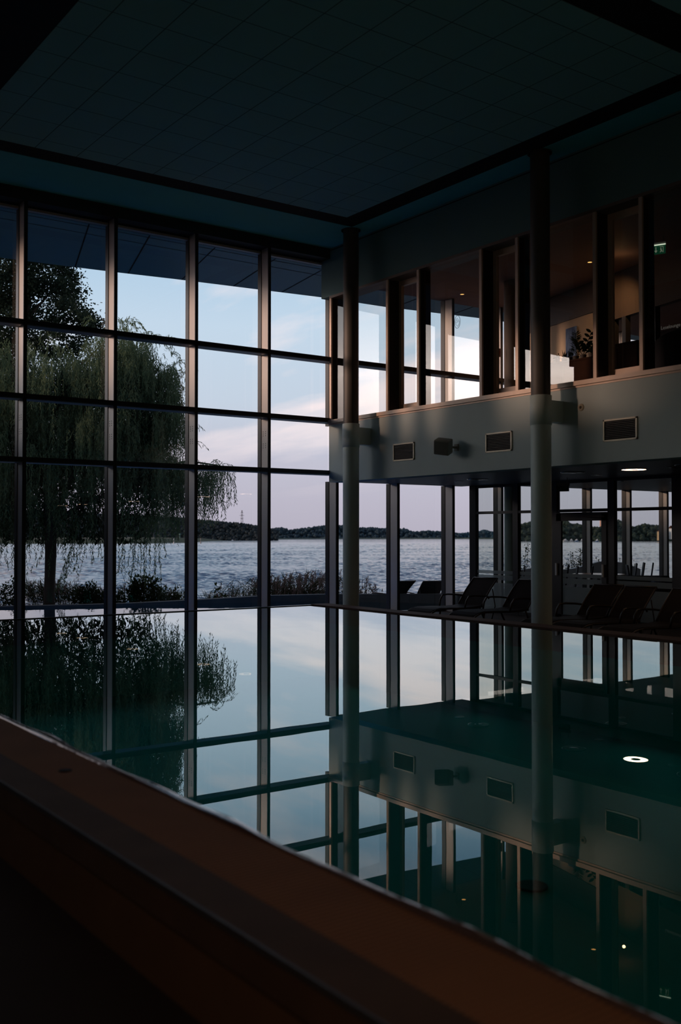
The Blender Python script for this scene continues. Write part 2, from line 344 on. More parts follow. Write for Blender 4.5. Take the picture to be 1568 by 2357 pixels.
# ------------------------------------------------------------------ gallery windows in wall B
FY = [17.21, 15.32, 14.40, 12.735, 11.88, 10.25, 9.40, 7.77, 6.90, 5.25, 4.35]
n = 20
for i, y in enumerate(FY):
    w = empty('window_%d' % (n+i), (XB, y, ZS)); struct(w)
    def mk(mb, nme, m):
        o = mb.build(nme, m, w, org=(XB, y, ZS)); o.location = (0, 0, 0); return o
    m = MB(); m.box(XB-.004, XB+.03, y-.062, y, ZS+.05, ZH-.05); mk(m, 'fin_edge', MT['frame'])
    m = MB(); m.box(XB+.03, XB+(.39 if i % 2 or not i else .275), y-.06, y-.002, ZS+.05, ZH-.05); mk(m, 'mullion_fin', MT['fin_dark'])
    if i == len(FY)-1: break
    y0 = FY[i+1]; y1 = y-.062
    narrow = (i % 2 == 1)
    if narrow:
        xs = XB+.27
        m = MB(); za, zb = ZS+.05, ZH-.05
        m.box(xs, xs+.07, y0, y0+.05, za, zb); m.box(xs, xs+.07, y1-.07, y1, za, zb); m.box(xs, xs+.07, y0+.05, y1-.07, za+.02, za+.14); m.box(xs, xs+.07, y0+.05, y1-.07, zb-.1, zb)
        mk(m, 'sash_frame', MT['frame'])
        m = MB(); m.quad((xs+.04, y0+.05, za+.1), (xs+.04, y1-.07, za+.1), (xs+.04, y1-.07, zb-.08), (xs+.04, y0+.05, zb-.08)); mk(m, 'pane', MT['glass_b'])
        m = MB(); m.box(xs-.01, xs, y0+.1, y0+.12, za+.05, za+.07); m.box(xs-.01, xs, y1-.12, y1-.1, za+.05, za+.07); mk(m, 'sash_bolt', MT['fin_dark'])
    else:
        xg = XB+.08
        m = MB(); m.quad((xg, y0, ZS+.05), (xg, y1, ZS+.05), (xg, y1, ZH-.05), (xg, y0, ZH-.05)); mk(m, 'pane', MT['glass_b'])

# ------------------------------------------------------------------ columns
def column(x, y, label):
    t = empty('column', (x, y, FL)); tag(t, label, 'column', 'round columns in front of the gallery')
    def mk(mb, nme, m, sm=True):
        o = mb.build(nme, m, t, smooth=sm, org=(x, y, FL)); o.location = (0, 0, 0); return o
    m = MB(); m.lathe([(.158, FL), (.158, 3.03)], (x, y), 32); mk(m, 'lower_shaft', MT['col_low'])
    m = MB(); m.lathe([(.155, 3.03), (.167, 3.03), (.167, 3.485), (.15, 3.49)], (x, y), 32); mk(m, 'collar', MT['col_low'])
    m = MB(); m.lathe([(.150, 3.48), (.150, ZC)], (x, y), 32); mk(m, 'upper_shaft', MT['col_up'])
    m = MB(); m.box(x+.10, XB, y-.09, y+.09, 3.09, 3.42); mk(m, 'bracket', MT['col_low'], False)
    m = MB(); m.lathe([(.19, ZC-.02), (.19, ZC), (.0, ZC)], (x, y), 24); mk(m, 'cap_ring', MT['col_up'])
column(11.65, 15.90, 'round column nearest the glass corner with pale lower shaft and dark upper shaft')
column(11.65, 10.94, 'round column at the pool rim between the loungers, pale below and dark above')
t = empty('column', (15.79, 15.75, FL)); 
def simple_col(x, y, r, z0, z1, mat, label, grp=None):
    t = MB().lathe([(r, z0), (r, z1)], (x, y), 28).build('column', mat, smooth=True, org=(x, y, z0)); tag(t, label, 'column', grp); return t
bpy.data.objects.remove(t)
simple_col(16.6, 16.55, .13, FL, ZU, MT['col_low'], 'pale round column behind the glass partition near the loungers')
simple_col(15.5, 15.3, .22, ZS-.03, 6.7, pbr('lounge column brown', (.20, .14, .10), .6), 'thick round brown column inside the upstairs lounge')

# ------------------------------------------------------------------ vents, speakers, sensor on gallery front
def vent(y, label):
    t = empty('air_vent', (XB, y, 2.89)); tag(t, label, 'vent', 'air vents on the gallery front')
    w, h = .31, .165
    m = MB(); m.box(-.02, 0, -w, w, -h, -h+.025); m.box(-.02, 0, -w, w, h-.025, h); m.box(-.02, 0, -w, -w+.025, -h, h); m.box(-.02, 0, w-.025, w, -h, h); m.build('frame', MT['vent_frame'], t)
    m = MB().box(-.004, 0, -w+.02, w-.02, -h+.02, h-.02); m.build('backing', MT['vent_dark'], t)
    m = MB()
    for k in range(11):
        z = -h+.035+k*.026; m.quad((-.018, -w+.02, z), (-.018, w-.02, z), (-.006, w-.02, z+.014), (-.006, -w+.02, z+.014))
    m.build('louvre_slats', pbr('louvre slat', (.035, .035, .03), .5) if 'louvre slat' not in bpy.data.materials else bpy.data.materials['louvre slat'], t)
vent(14.78, 'rectangular louvred air vent on gallery front closest to the corner column')
vent(12.27, 'rectangular louvred air vent on gallery front just left of the middle column')
vent(9.75, 'rectangular louvred air vent on gallery front right of the middle column')
vent(7.2, 'rectangular louvred air vent on gallery front out past the right speaker') if False else None
def speaker(y, label):
    t = empty('wall_speaker', (XB, y, 2.87)); tag(t, label, 'speaker', 'wall speakers on the gallery front')
    R = Matrix.Translation((-.25, .07, .01)) @ Matrix.Rotation(math.radians(-14), 4, 'Y') @ Matrix.Rotation(math.radians(16), 4, 'X') @ Matrix.Rotation(math.radians(25), 4, 'Z')
    m = MB(); m.box(-.11, .11, -.14, .14, -.13, .13, R); cb_ = m.build('cabinet', MT['speaker'], t, bevel=.02)
    m = MB(); m.box(-.116, -.11, -.125, .125, -.115, .115, R); m.build('front_grille', pbr('speaker grille grey', (.15, .15, .135), .7), cb_)
    m = MB().tube([(0, 0, 0), (-.07, .01, 0), (-.16, .05, .01)], .022); m.build('arm', MT['speaker'], t)
    m = MB(); m.box(-.015, 0, -.05, .05, -.06, .06); m.build('wall_plate', MT['speaker'], t)
speaker(13.32, 'grey box speaker angled off the gallery front between two air vents')
speaker(8.18, 'grey box speaker on gallery front cut by the right picture edge')
t = empty('round_sensor', (XB, 10.49, 3.29)); tag(t, 'small round beige sensor on the gallery front above the right vent', 'sensor')
m = MB(); m.lathe([(0.0, -.02), (.05, -.02), (.058, 0)], (0, 0), 20); o = m.build('base', MT['vent_frame'], t, smooth=True); o.rotation_euler = (0, PI/2, 0)
m = MB(); m.lathe([(0.0, -.03), (.02, -.03), (.025, -.018)], (0, 0), 16); o = m.build('dome', MT['brown'], t, smooth=True); o.rotation_euler = (0, PI/2, 0)

# ------------------------------------------------------------------ pool
PX0, PX1, PY0, PY1 = 2.36, 10.84, -7, 16.03
ring = [(PX0, PY0), (PX1, PY0), (PX1, PY1), (PX0, PY1)]
pw = water('pool water', (.40, .82, .78), 1.25, 1.5, .12, .9, dist=.004); [n for n in pw.node_tree.nodes if n.type == 'BSDF_GLOSSY'][0].inputs[0].default_value = (.87, .97, .97, 1)
o = MB().quad((PX0, PY0, 0), (PX1, PY0, 0), (PX1, PY1, 0), (PX0, PY1, 0)).build('pool_water', pw)
tag(o, 'still green indoor pool water mirroring windows and sky', 'water')
b = MB(); z = -1.35
b.quad((PX0, PY0, z), (PX1, PY0, z), (PX1, PY1, z), (PX0, PY1, z)); b.quad((PX0, PY0, z), (PX0, PY1, z), (PX0, PY1, .0), (PX0, PY0, 0)); b.quad((PX1, PY1, z), (PX1, PY0, z), (PX1, PY0, 0), (PX1, PY1, 0)); b.quad((PX0, PY1, z), (PX1, PY1, z), (PX1, PY1, 0), (PX0, PY1, 0)); b.quad((PX1, PY0, z), (PX0, PY0, z), (PX0, PY0, 0), (PX1, PY0, 0))
struct(b.build('floor_pool', MT['basin']))
d_ = onZ(1225, 2040, -1.34); m = MB(); m.lathe([(.12, -1.345), (.12, -1.33), (0, -1.33)], (d_.x, d_.y), 24); tag(m.build('pool_drain', MT['drain'], org=(d_.x, d_.y, -1.34)), 'dark round drain on the pool floor seen through the water', 'drain')
# rim of the pool
def rim():
    t = empty('pool_surround', (PX0, PY1, 0)); tag(t, 'raised brown tiled pool surround with overflow grate running round the water', 'pool surround')
    def mk(mb, nme, m, sm=False):
        o = mb.build(nme, m, t, smooth=sm, org=(PX0, PY1, 0)); o.location = (0, 0, 0); return o
    # near side
    m = MB(); m.box(1.93, PX0-.03, PY0, PY1+.04, -.15, .02); mk(m, 'overflow_grate', MT['rim_grate'])
    m = MB()
    for k in range(7):
        z0 = 1.90; 
    ys = [PY0+i*.05 for i in range(int((PY1-PY0)/.05)+1)]
    prof = [(-.06, .022), (-.045, .034), (-.02, .036), (.01, .028), (.035, .012), (.05, -.002), (.055, -.04)]
    n0 = 0
    for j, yy in enumerate(ys):
        wob = .012*math.sin(yy*3.1)+.008*math.sin(yy*7.7+1)
        for (dx, dz) in prof: m.v.append((PX0+dx+wob*(1 if dx > -.03 else 0), yy, dz-.008+.003*math.sin(yy*5)))
    P = len(prof)
    for j in range(len(ys)-1):
        for k in range(P-1): a = j*P+k; m.f.append((a, a+1, a+1+P, a+P))
    mk(m, 'wet_lip', MT['rim_lip'], True)
    m = MB(); m.box(1.72, 1.93, PY0, PY1+.04, -.12, .026); mk(m, 'coping', MT['rim_stone'])
    m = MB(); m.box(1.74, 1.80, PY0, PY1, FL, -.12); mk(m, 'outer_face', MT['rim_face'])
    mk(MB().box(1.712, 1.722, PY0, PY1, .004, .028), 'coping_edge_trim', MT['steel'])
    # lake side, a thin lip
    m = MB(); m.box(PX0-.4, PX1+.38, PY1, PY1+.07, FL, .012); mk(m, 'infinity_lip', pbr('infinity lip dark', (.05, .06, .06), .3))
    # gallery side
    m = MB(); m.box(PX1, PX1+.38, PY0, PY1+.07, -.3, .02); mk(m, 'gallery_side_coping', MT['rim_grate_far'])
    m = MB(); m.box(PX1+.33, PX1+.36, PY0, PY1, FL, -.02); mk(m, 'gallery_side_face', MT['rim_face'])
rim()
d_ = onZ(150, 1770, .03); m = MB(); m.lathe([(0, .026), (.035, .026), (.04, .0205)], (d_.x, d_.y), 14); tag(m.build('drain_cap', MT['black'], org=(d_.x, d_.y, .02)), 'small dark round cap set in the near overflow grate', 'drain cap')

# ------------------------------------------------------------------ outdoor pool, surround
far = [Vector((4.3, 24.3, -.4)), onZ(-80, 1403.5, -.4)] + [onZ(x, y, -.40) for x, y in ((0, 1400.5), (200, 1397), (300, 1394.5), (440, 1391), (520, 1388.5), (620, 1385.5), (760, 1384.5), (860, 1386.5), (1000, 1389), (1100, 1389.5), (1250, 1391))]
poly = [(4.3, YG+.15)] + [(p.x, p.y) for p in far] + [(17.2, YG+.15)]
poly = [p for i, p in enumerate(poly)]
o = MB(); o.v = [(p[0], p[1], -.40) for p in poly]; o.f = [tuple(reversed(range(len(poly))))]
o = o.build('outdoor_pool_water', water('outdoor pool water', (.5, .85, 1.0), 1.0, 1.36, .25, 2.2, dist=.01)); tag(o, 'pale outdoor pool water just outside the tall windows', 'water')
o = MB(); o.v = [(p[0], p[1], -1.1) for p in poly]; o.f = [tuple(reversed(range(len(poly))))]; struct(o.build('floor_outdoor_pool', MT['basin_out']))
b = MB()
tops = [onZ(x, y, 0) for x, y in ((0, 0),)]
ty = [1397, 1396, 1394, 1390, 1387, 1380, 1375.5, 1369.5, 1366.5, 1366, 1366, 1366, 1367]
tx = (-200, -80, 0, 200, 300, 440, 520, 620, 760, 860, 1000, 1100, 1250)
pr_, po_ = [], []
for i, p in enumerate(far):
    d = ((Vector((p.x, p.y, 0)))).dot(Vector((Fw.x, Fw.y, 0)).normalized())*1.0
    ztop = H - (ty[i]-1229.4)/F*(d+.25)*1.0
    nrm = Vector((.12, 1, 0)).normalized()
    pr_.append((p.x, p.y, ztop)); po_.append((p.x+nrm.x*.3, p.y+nrm.y*.3, ztop))
for i in range(len(far)-1):
    a, c = pr_[i], pr_[i+1]; e, g = po_[i], po_[i+1]
    b.quad((a[0], a[1], -1.1), (c[0], c[1], -1.1), c, a); b.quad(a, c, g, e); b.quad(e, g, (g[0], g[1], -1.5), (e[0], e[1], -1.5))
    # a bluish step line along the top
struct(b.build('wall_outdoor_pool', MT['quay']))
# bank and lake
b = MB(); b.quad((-60, 18.2, -1.15), (60, 18.2, -1.15), (60, 33, -1.15), (-60, 33, -1.15)); b.quad((-60, 33, -1.15), (60, 33, -1.15), (60, 36, -2.4), (-60, 36, -2.4))
struct(b.build('floor_bank', MT['bank']))
b = MB(); b.box(14.5, 27, YG+.15, 24, -.72, -.70); struct(b.build('floor_terrace', MT['quay']))
def lake_mat():
    m, nt, out = newmat('lake water'); p = N(nt, 'ShaderNodeBsdfPrincipled'); nt.links.new(p.outputs[0], out.inputs[0])
    p.inputs['Base Color'].default_value = (.10, .13, .17, 1); p.inputs['Roughness'].default_value = .10; p.inputs['IOR'].default_value = 1.6
    tc = N(nt, 'ShaderNodeTexCoord'); mp = N(nt, 'ShaderNodeMapping'); mp.inputs['Rotation'].default_value = (0, 0, .55); mp.inputs['Scale'].default_value = (.7, 1, 1)
    n1 = N(nt, 'ShaderNodeTexNoise'); n1.inputs['Scale'].default_value = 1.3; n1.inputs['Detail'].default_value = 5; n1.inputs['Roughness'].default_value = .62
    n2 = N(nt, 'ShaderNodeTexNoise'); n2.inputs['Scale'].default_value = .16; n2.inputs['Detail'].default_value = 3
    ad = N(nt, 'ShaderNodeMath', operation='MULTIPLY_ADD'); ad.inputs[1].default_value = 2.2
    nt.links.new(tc.outputs['Object'], mp.inputs[0]); nt.links.new(mp.outputs[0], n1.inputs['Vector']); nt.links.new(mp.outputs[0], n2.inputs['Vector'])
    nt.links.new(n2.outputs[0], ad.inputs[0]); nt.links.new(n1.outputs[0], ad.inputs[2])
    bp = N(nt, 'ShaderNodeBump'); bp.inputs['Strength'].default_value = 1; bp.inputs['Distance'].default_value = .12
    nt.links.new(ad.outputs[0], bp.inputs['Height']); nt.links.new(bp.outputs[0], p.inputs['Normal']); return m
def lake_mesh():
    nc = 680; d = np.concatenate([[34, 38], 44*np.exp(np.linspace(0, math.log(430/44), 1100)), 430*np.exp(np.linspace(.02, math.log(6), 40))]); nr = len(d)
    a = np.radians(np.concatenate([np.linspace(-30, 12, 30), np.linspace(12.5, 58.5, nc-60), np.linspace(59, 85, 30)])); D, A = np.meshgrid(d, a, indexing='ij'); X = D*np.sin(A); Y = D*np.cos(A); Z = np.zeros_like(X)
    for k in range(60):
        lam = 10**RNG.uniform(-.38, .34); th = math.radians(RNG.normal(25, 28)); kx, ky = 2*PI/lam*math.sin(th), 2*PI/lam*math.cos(th)
        Z += .0085*lam**.9*np.sin(kx*X+ky*Y+RNG.uniform(0, 6.28))*np.clip(2.0-D*.0016/lam**.5*2, 0, 1)
    patch = .75+.35*np.sin(X*.11+1.3*np.sin(Y*.05))*np.sin(Y*.13+X*.04)
    Z = Z*patch*np.clip(320/D, 0, 1) - 2.2
    V = np.stack([X, Y, Z], -1).reshape(-1, 3); idx = np.arange(nr*nc).reshape(nr, nc)
    Fq = np.stack([idx[:-1, :-1], idx[:-1, 1:], idx[1:, 1:], idx[1:, :-1]], -1).reshape(-1, 4)[:, ::-1]
    me = bpy.data.meshes.new('lake_water'); me.vertices.add(len(V)); me.vertices.foreach_set('co', V.reshape(-1).astype(np.float32))
    me.loops.add(Fq.size); me.loops.foreach_set('vertex_index', Fq.reshape(-1).astype(np.int32)); me.polygons.add(len(Fq)); me.polygons.foreach_set('loop_start', np.arange(0, Fq.size, 4, dtype=np.int32)); me.polygons.foreach_set('loop_total', np.full(len(Fq), 4, dtype=np.int32))
    me.polygons.foreach_set('use_smooth', [True]*len(Fq)); me.update(calc_edges=True); me.materials.append(lake_mat()); o = bpy.data.objects.new('lake_water', me); C.objects.link(o); return o
o = lake_mesh(); tag(o, 'broad rippled grey blue lake beyond the windows', 'lake')

# ------------------------------------------------------------------ far shore
def far_forest(label, prof, D0, base_y, col, step=2.2, rad=3.2, name='forest'):  # col has the distance haze of each section mixed in
    """crowns standing on the far bank, from the sky line down to the water"""
    D = D0
    xs = [p[0] for p in prof]; ys = [p[1] for p in prof]; px = D/F
    V = []; 
    ico = []
    bm = bmesh.new(); bmesh.ops.create_icosphere(bm, subdivisions=1, radius=1); tv = np.array([v.co[:] for v in bm.verts]); tf = np.array([[v.index for v in f.verts] for f in bm.faces]); bm.free()
    out = []
    x = xs[0]
    while x < xs[-1]:
        top = np.interp(x, xs, ys); ytop = top + abs(random.gauss(0, 1.2))
        yy = ytop; r = rad*random.uniform(.8, 1.35)
        yy += r*.8
        while yy < base_y:
            d = D + random.uniform(0, 30)+ (base_y-yy)*.8
            c = atd(x+random.uniform(-1.2, 1.2), yy, d); k = r*d/F
            v = tv*np.array([k*random.uniform(.9, 1.3), k*random.uniform(.9, 1.3), k]) * RNG.uniform(.75, 1.2, (len(tv), 1)) + np.array(c[:])
            out.append(v[tf]); yy += r*random.uniform(.8, 1.2)
        x += step*random.uniform(.7, 1.3)
    o = npmesh(name, np.concatenate(out), 3, pbr(name+' '+label[:12], col, .95, var=.45, vscale=.06)); tag(o, label, 'forest', kind='stuff'); return o
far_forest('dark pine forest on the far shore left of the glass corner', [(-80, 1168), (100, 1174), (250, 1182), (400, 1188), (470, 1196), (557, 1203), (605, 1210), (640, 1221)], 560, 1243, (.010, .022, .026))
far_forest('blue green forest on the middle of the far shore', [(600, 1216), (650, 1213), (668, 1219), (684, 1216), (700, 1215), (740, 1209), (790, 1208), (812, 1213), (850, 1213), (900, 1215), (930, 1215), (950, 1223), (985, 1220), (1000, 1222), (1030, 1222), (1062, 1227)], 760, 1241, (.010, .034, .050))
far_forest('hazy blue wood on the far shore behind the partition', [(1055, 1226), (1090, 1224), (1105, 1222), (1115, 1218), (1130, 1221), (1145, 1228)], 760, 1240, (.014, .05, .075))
far_forest('rounded green trees on the nearer right shore', [(1180, 1208), (1200, 1206), (1222, 1200), (1270, 1200), (1295, 1196), (1305, 1196), (1315, 1206), (1325, 1203), (1345, 1208), (1380, 1213), (1410, 1200), (1425, 1195), (1440, 1206), (1460, 1212), (1480, 1204), (1500, 1207), (1515, 1208), (1530, 1214), (1600, 1212)], 500, 1246, (.016, .032, .022), step=3.2, rad=5)
# reed spit on the left shore
b = MB(); P_ = [onZ(x, y, -2.2) for x, y in ((-80, 1252), (330, 1251), (430, 1249.5), (470, 1246.2), (520, 1244.2))]
for i in range(len(P_)-1):
    a, c = P_[i], P_[i+1]; ha = [1.6, 1.8, 1.9, 1.5, .1][i]; hc = [1.6, 1.8, 1.9, 1.5, .1][i+1]
    b.quad(a, c, c+Vector((2, 6, hc)), a+Vector((2, 6, ha))); b.quad(a+Vector((2, 6, ha)), c+Vector((2, 6, hc)), c+Vector((40, 160, hc)), a+Vector((40, 160, ha)))
o = b.build('reed_spit', pbr('spit reeds', (.05, .065, .035), .95, var=.4, vscale=.3)); tag(o, 'low grassy spit of reeds reaching into the lake before the dark forest', 'shore')
b = MB(); P_ = [onZ(x, y, -2.2) for x, y in ((535, 1242.3), (800, 1240.8), (1065, 1240.6), (1145, 1240.8))]
for i in range(3):
    a, c = P_[i], P_[i+1]; b.quad(a, c, c+Vector((1, 3, .9)), a+Vector((1, 3, .9)))
o = b.build('shore_line', pbr('shore grass', (.035, .06, .045), .95, var=.4, vscale=.1)); tag(o, 'thin grassy shore line under the middle forest', 'shore')
# pylon
c = atd(557, 1229, 900); s_ = 900/F
t = empty('power_pylon', (c.x, c.y, -2)); tag(t, 'thin lattice power pylon rising above the dark forest', 'pylon')
zt = H + (1229.4-1174.5)*s_; m = MB(); u = Rt
hgt = zt+2
for sx in (-1, 1):
    for k in range(8):
        z0 = hgt*k/8; z1 = hgt*(k+1)/8; w0 = 1.3*(1-k/8)**.8+.2; w1 = 1.3*(1-(k+1)/8)**.8+.2
        m.tube([u*(sx*w0)+Vector((0, 0, z0)), u*(sx*w1)+Vector((0, 0, z1))], .16, 4); m.tube([u*(sx*w0)+Vector((0, 0, z0)), u*(-sx*w1)+Vector((0, 0, z1))], .1, 4)
m.build('lattice_mast', MT['steel'], t)
for zz, w_ in ((hgt-2.2, 1.2), (hgt-4.6, 2.0), (hgt-7.2, 1.4)): MB().tube([u*(-w_)+Vector((0, 0, zz)), u*w_+Vector((0, 0, zz))], .2, 4).build('cross_arm', MT['steel'], t)
# crane
c = atd(1383, 1229, 640); s_ = 640/F
t = empty('tower_crane', (c.x, c.y, -2)); tag(t, 'small orange tower crane above the trees on the right shore', 'crane')
zt = 2+H+(1229.4-1193)*s_; m = MB().tube([(0, 0, 0), (0, 0, zt)], [.55, .45], 4); m.build('mast', MT['orange'], t)
m = MB(); m.tube([Rt*-3+Vector((0, 0, zt-1)), Rt*3.4+Vector((0, 0, zt-1))], .3, 4); m.build('jib', MT['orange'], t)
# moored boats and shore houses
def boat(px, py, w, hull, label):
    c = onZ(px, py, -2.15); s_ = c.y*0+ (c-Vector((0, 0, H))).dot(Fw)/F; L = w*s_
    t = empty('boat', (c.x, c.y, -2.2), -YAW); tag(t, label, 'boat', 'boats moored on the right shore')
    m = MB(); m.v = [(-L/2, -.9, .5), (L*.35, -.9, .55), (L/2, 0, .65), (L*.35, .9, .55), (-L/2, .9, .5), (-L*.42, -.5, 0), (L*.3, -.5, 0), (L*.42, 0, .05), (L*.3, .5, 0), (-L*.42, .5, 0)]
    m.f = [(0, 1, 2, 3, 4), (5, 9, 8, 7, 6)] + [(i, (i+1) % 5+0, 5+(i+1) % 5, 5+i)[::-1] for i in range(5)]; m.build('hull', hull, t)
    m = MB(); m.box(-L*.28, L*.15, -.55, .55, .5, 1.0); m.box(-L*.08, L*.10, -.4, .4, 1.0, 1.25); m.build('cabin', MT['white'], t)
blue = pbr('boat blue cover', (.06, .14, .30), .5)
for px, py, w, h_, lb in ((1199, 1245.5, 9, MT['white'], 'white boat at far left of the moored row, by the middle column'), (1214, 1245.5, 10, MT['white'], 'white boat moored just left of the middle column'), (1302, 1246, 12, MT['white'], 'long pale boat seen at left inside the glass door'), (1316, 1246, 8, MT['white'], 'white cabin boat seen through the glass door'), (1328, 1246.5, 9, blue, 'blue covered boat seen through the glass door beside a mullion'), (1340, 1246.5, 6, MT['white'], 'small white boat right of the blue boat'), (1375, 1247, 7, blue, 'small blue boat right of the mullion inside the door')):
    boat(px, py, w, h_, lb)
def house(px, py, w, h, wall, label):
    c = atd(px, py, 470); s_ = 470/F; W = w*s_; Hh = h*s_
    t = empty('house', (c.x, c.y, c.z), -YAW); tag(t, label, 'house')
    m = MB(); m.box(-W/2, W/2, -2, 2, -3, Hh*.6); m.build('wall', wall, t)
    m = MB(); m.v = [(-W*.56, -2.3, Hh*.6), (W*.56, -2.3, Hh*.6), (W*.56, 2.3, Hh*.6), (-W*.56, 2.3, Hh*.6), (-W*.5, 0, Hh), (W*.5, 0, Hh)]; m.f = [(0, 1, 5, 4), (2, 3, 4, 5), (1, 2, 5), (3, 0, 4), (3, 2, 1, 0)]; m.build('roof', MT['wood'], t)
    m = MB(); m.box(-W*.25, -W*.08, -2.05, -2, Hh*.15, Hh*.4); m.box(W*.08, W*.25, -2.05, -2, Hh*.15, Hh*.4); m.build('windows', MT['fin_dark'], t)
house(1549, 1226, 12, 16, MT['white'], 'white house among trees at the right edge of the shore')
house(1520, 1229, 8, 9, pbr('ochre wall', (.35, .27, .15), .7), 'small ochre house between the trees left of the white house')
# channel markers
def marker(px, py, hpx, label, m_):
    c = onZ(px, py, -2.2); s_ = (c-Vector((0, 0, H))).dot(Fw)/F; hh = hpx*s_
    t = empty('channel_marker', c); tag(t, label, 'buoy', 'markers on the lake')
    m = MB().lathe([(hh*.16, 0), (hh*.13, hh*.35), (hh*.04, hh*.4), (hh*.035, hh)], (0, 0), 8); m.build('post', m_, t)
    m = MB().lathe([(0, hh*.95), (hh*.10, hh*.98), (hh*.10, hh*1.15), (0, hh*1.2)], (0, 0), 8); m.build('top_mark', m_, t)
marker(400, 1252, 10, 'white channel marker on the lake below the reed spit', MT['white'])
marker(414, 1249, 18, 'pale green post standing in the reeds of the spit', pbr('green post', (.05, .16, .14), .6))
marker(462, 1251, 10, 'dark channel marker beside the third mullion', MT['steel'])
marker(225, 1252, 10, 'pale channel marker seen under the willow branches', MT['white'])

# ------------------------------------------------------------------ vegetation
def leaves(P, D, L, W, mat, name, parent):
    """diamond leaves at P pointing along D"""
    P = np.asarray(P); D = np.asarray(D); k = len(P)
    D = D/np.linalg.norm(D, axis=1, keepdims=True)
    rnd = RNG.normal(size=(k, 3)); S = np.cross(D, rnd); S /= np.linalg.norm(S, axis=1, keepdims=True)
    L = L*RNG.uniform(.7, 1.25, (k, 1)); W = W*RNG.uniform(.75, 1.2, (k, 1))
    V = np.stack([P, P+D*L*.45+S*W*.5, P+D*L, P+D*L*.45-S*W*.5], axis=1); return npmesh(name, V, 4, mat, parent)
def px_s(D): return D/F
def willow():
    D = 28.; s = D/F; base = atd(113, 1400, D); base.z = -1.15
    t = empty('willow_tree', base); tag(t, 'large weeping willow with dark trunk and hanging leaf curtains on the lake bank', 'tree')
    O = np.array(base[:])
    R = np.array(Rt[:]); Fh = np.array((Fw.x, Fw.y, 0)); Fh /= np.linalg.norm(Fh)
    def W(px, py, dd=0.):
        c = np.array(atd(px, py, D)[:]); return c + Fh*dd
    blobs = [(310, 850, 80, 85, 1.4), (325, 795, 45, 48, 1.0), (285, 770, 50, 45, 1.0), (385, 878, 34, 55, .8), (375, 950, 52, 75, 1.1), (412, 950, 20, 55, .8), (300, 960, 110, 100, 1.8), (240, 860, 90, 85, 1.8), (160, 880, 100, 110, 2.0), (60, 900, 100, 130, 2.2), (-60, 900, 130, 150, 2.2),
             (200, 1010, 140, 90, 2.2), (60, 1040, 120, 90, 2.2), (-60, 1060, 120, 100, 2.2), (335, 1070, 85, 60, 1.5), (395, 1100, 34, 45, .8), (485, 1078, 38, 26, .7), (455, 1085, 28, 24, .7), (400, 1075, 40, 40, .8), (120, 1120, 120, 40, 1.8), (0, 1120, 90, 50, 1.6), (235, 790, 12, 30, .4)]
    wts = np.array([b_[2]*b_[3] for b_ in blobs], float); wts = wts**.8; wts /= wts.sum()
    P = []; Dd = []; 
    nst = 10400
    for k in range(nst):
        if k % 16 == 0:      # a spray of twigs that hangs from one bough
            b_ = blobs[RNG.choice(len(blobs), p=wts)]
            a = RNG.normal(size=3); a /= np.linalg.norm(a); rr = RNG.uniform(.25, 1)**.5
            cxp, cyp, cdp = b_[0]+a[0]*rr*b_[2], b_[1]+a[1]*rr*b_[3], a[2]*rr*b_[4]; spread = RNG.uniform(5, 13); lenf = RNG.uniform(.5, 1.25)
        px = cxp+RNG.normal()*spread; py = cyp+RNG.normal()*spread*.55; dd = cdp+RNG.normal()*.2
        # length of the hanging twig, limited by the curtain's lower edge
        low = np.interp(px, [-200, 0, 40, 70, 130, 200, 250, 290, 330, 400, 430, 470, 500, 535], [1290, 1275, 1240, 1300, 1270, 1300, 1285, 1340, 1330, 1255, 1200, 1215, 1175, 1195]) 
        low += RNG.normal()*22
        Lp = RNG.gamma(3.5, 20)*lenf
        if py+Lp > low: Lp = max(15, low-py)
        n = int(Lp*s/.034); p = W(px, py, dd); out = RNG.normal(size=2)*.35
        h0 = np.array([out[0]*R[0]+out[1]*Fh[0], out[0]*R[1]+out[1]*Fh[1], 0])
        for i in range(n):
            f = i/max(1, n)
            p = p + (h0*max(0, (1-f*2.2))+np.array([0, 0, -1.+.9*max(0, 1-f*4)*(1 if k % 3 == 0 else 0)]))*.034 + RNG.normal(size=3)*.006
            P.append(p.copy()); dv = np.array([0, 0, -1.])+RNG.normal(size=3)*.42; Dd.append(dv)
    # sparse long fringe strands
    for (px, ytop, ybot, cnt) in ((15, 1180, 1315, 6), (35, 1180, 1290, 5), (75, 1200, 1270, 6), (90, 1200, 1260, 6), (128, 1180, 1310, 5), (150, 1180, 1290, 5), (185, 1190, 1345, 6), (195, 1190, 1320, 6), (215, 1190, 1290, 5), (235, 1190, 1300, 4), (283, 1190, 1330, 5), (325, 1190, 1345, 7), (322, 1190, 1325, 5), (348, 1190, 1335, 4), (375, 1150, 1270, 3), (410, 1130, 1230, 4), (470, 1100, 1200, 4), (485, 1100, 1195, 4), (510, 1080, 1160, 5), (525, 1075, 1140, 4), (533, 1075, 1150, 3), (500, 1085, 1180, 2), (170, 1190, 1330, 4), (345, 1180, 1320, 4), (20, 1200, 1340, 2)):
        for c_ in range(cnt):
            p = W(px+RNG.normal()*7, ytop+RNG.normal()*10, RNG.normal()*.5); lean = RNG.normal()*.10 - (.28 if 120 < px < 215 else 0); n = int((ybot+RNG.normal()*12-ytop)*s/.03)
            for i in range(n):
                p = p+np.array([R[0]*lean, R[1]*lean, -1])*.03+RNG.normal(size=3)*.006; P.append(p.copy()); Dd.append(np.array([0, 0, -1.])+RNG.normal(size=3)*.38)
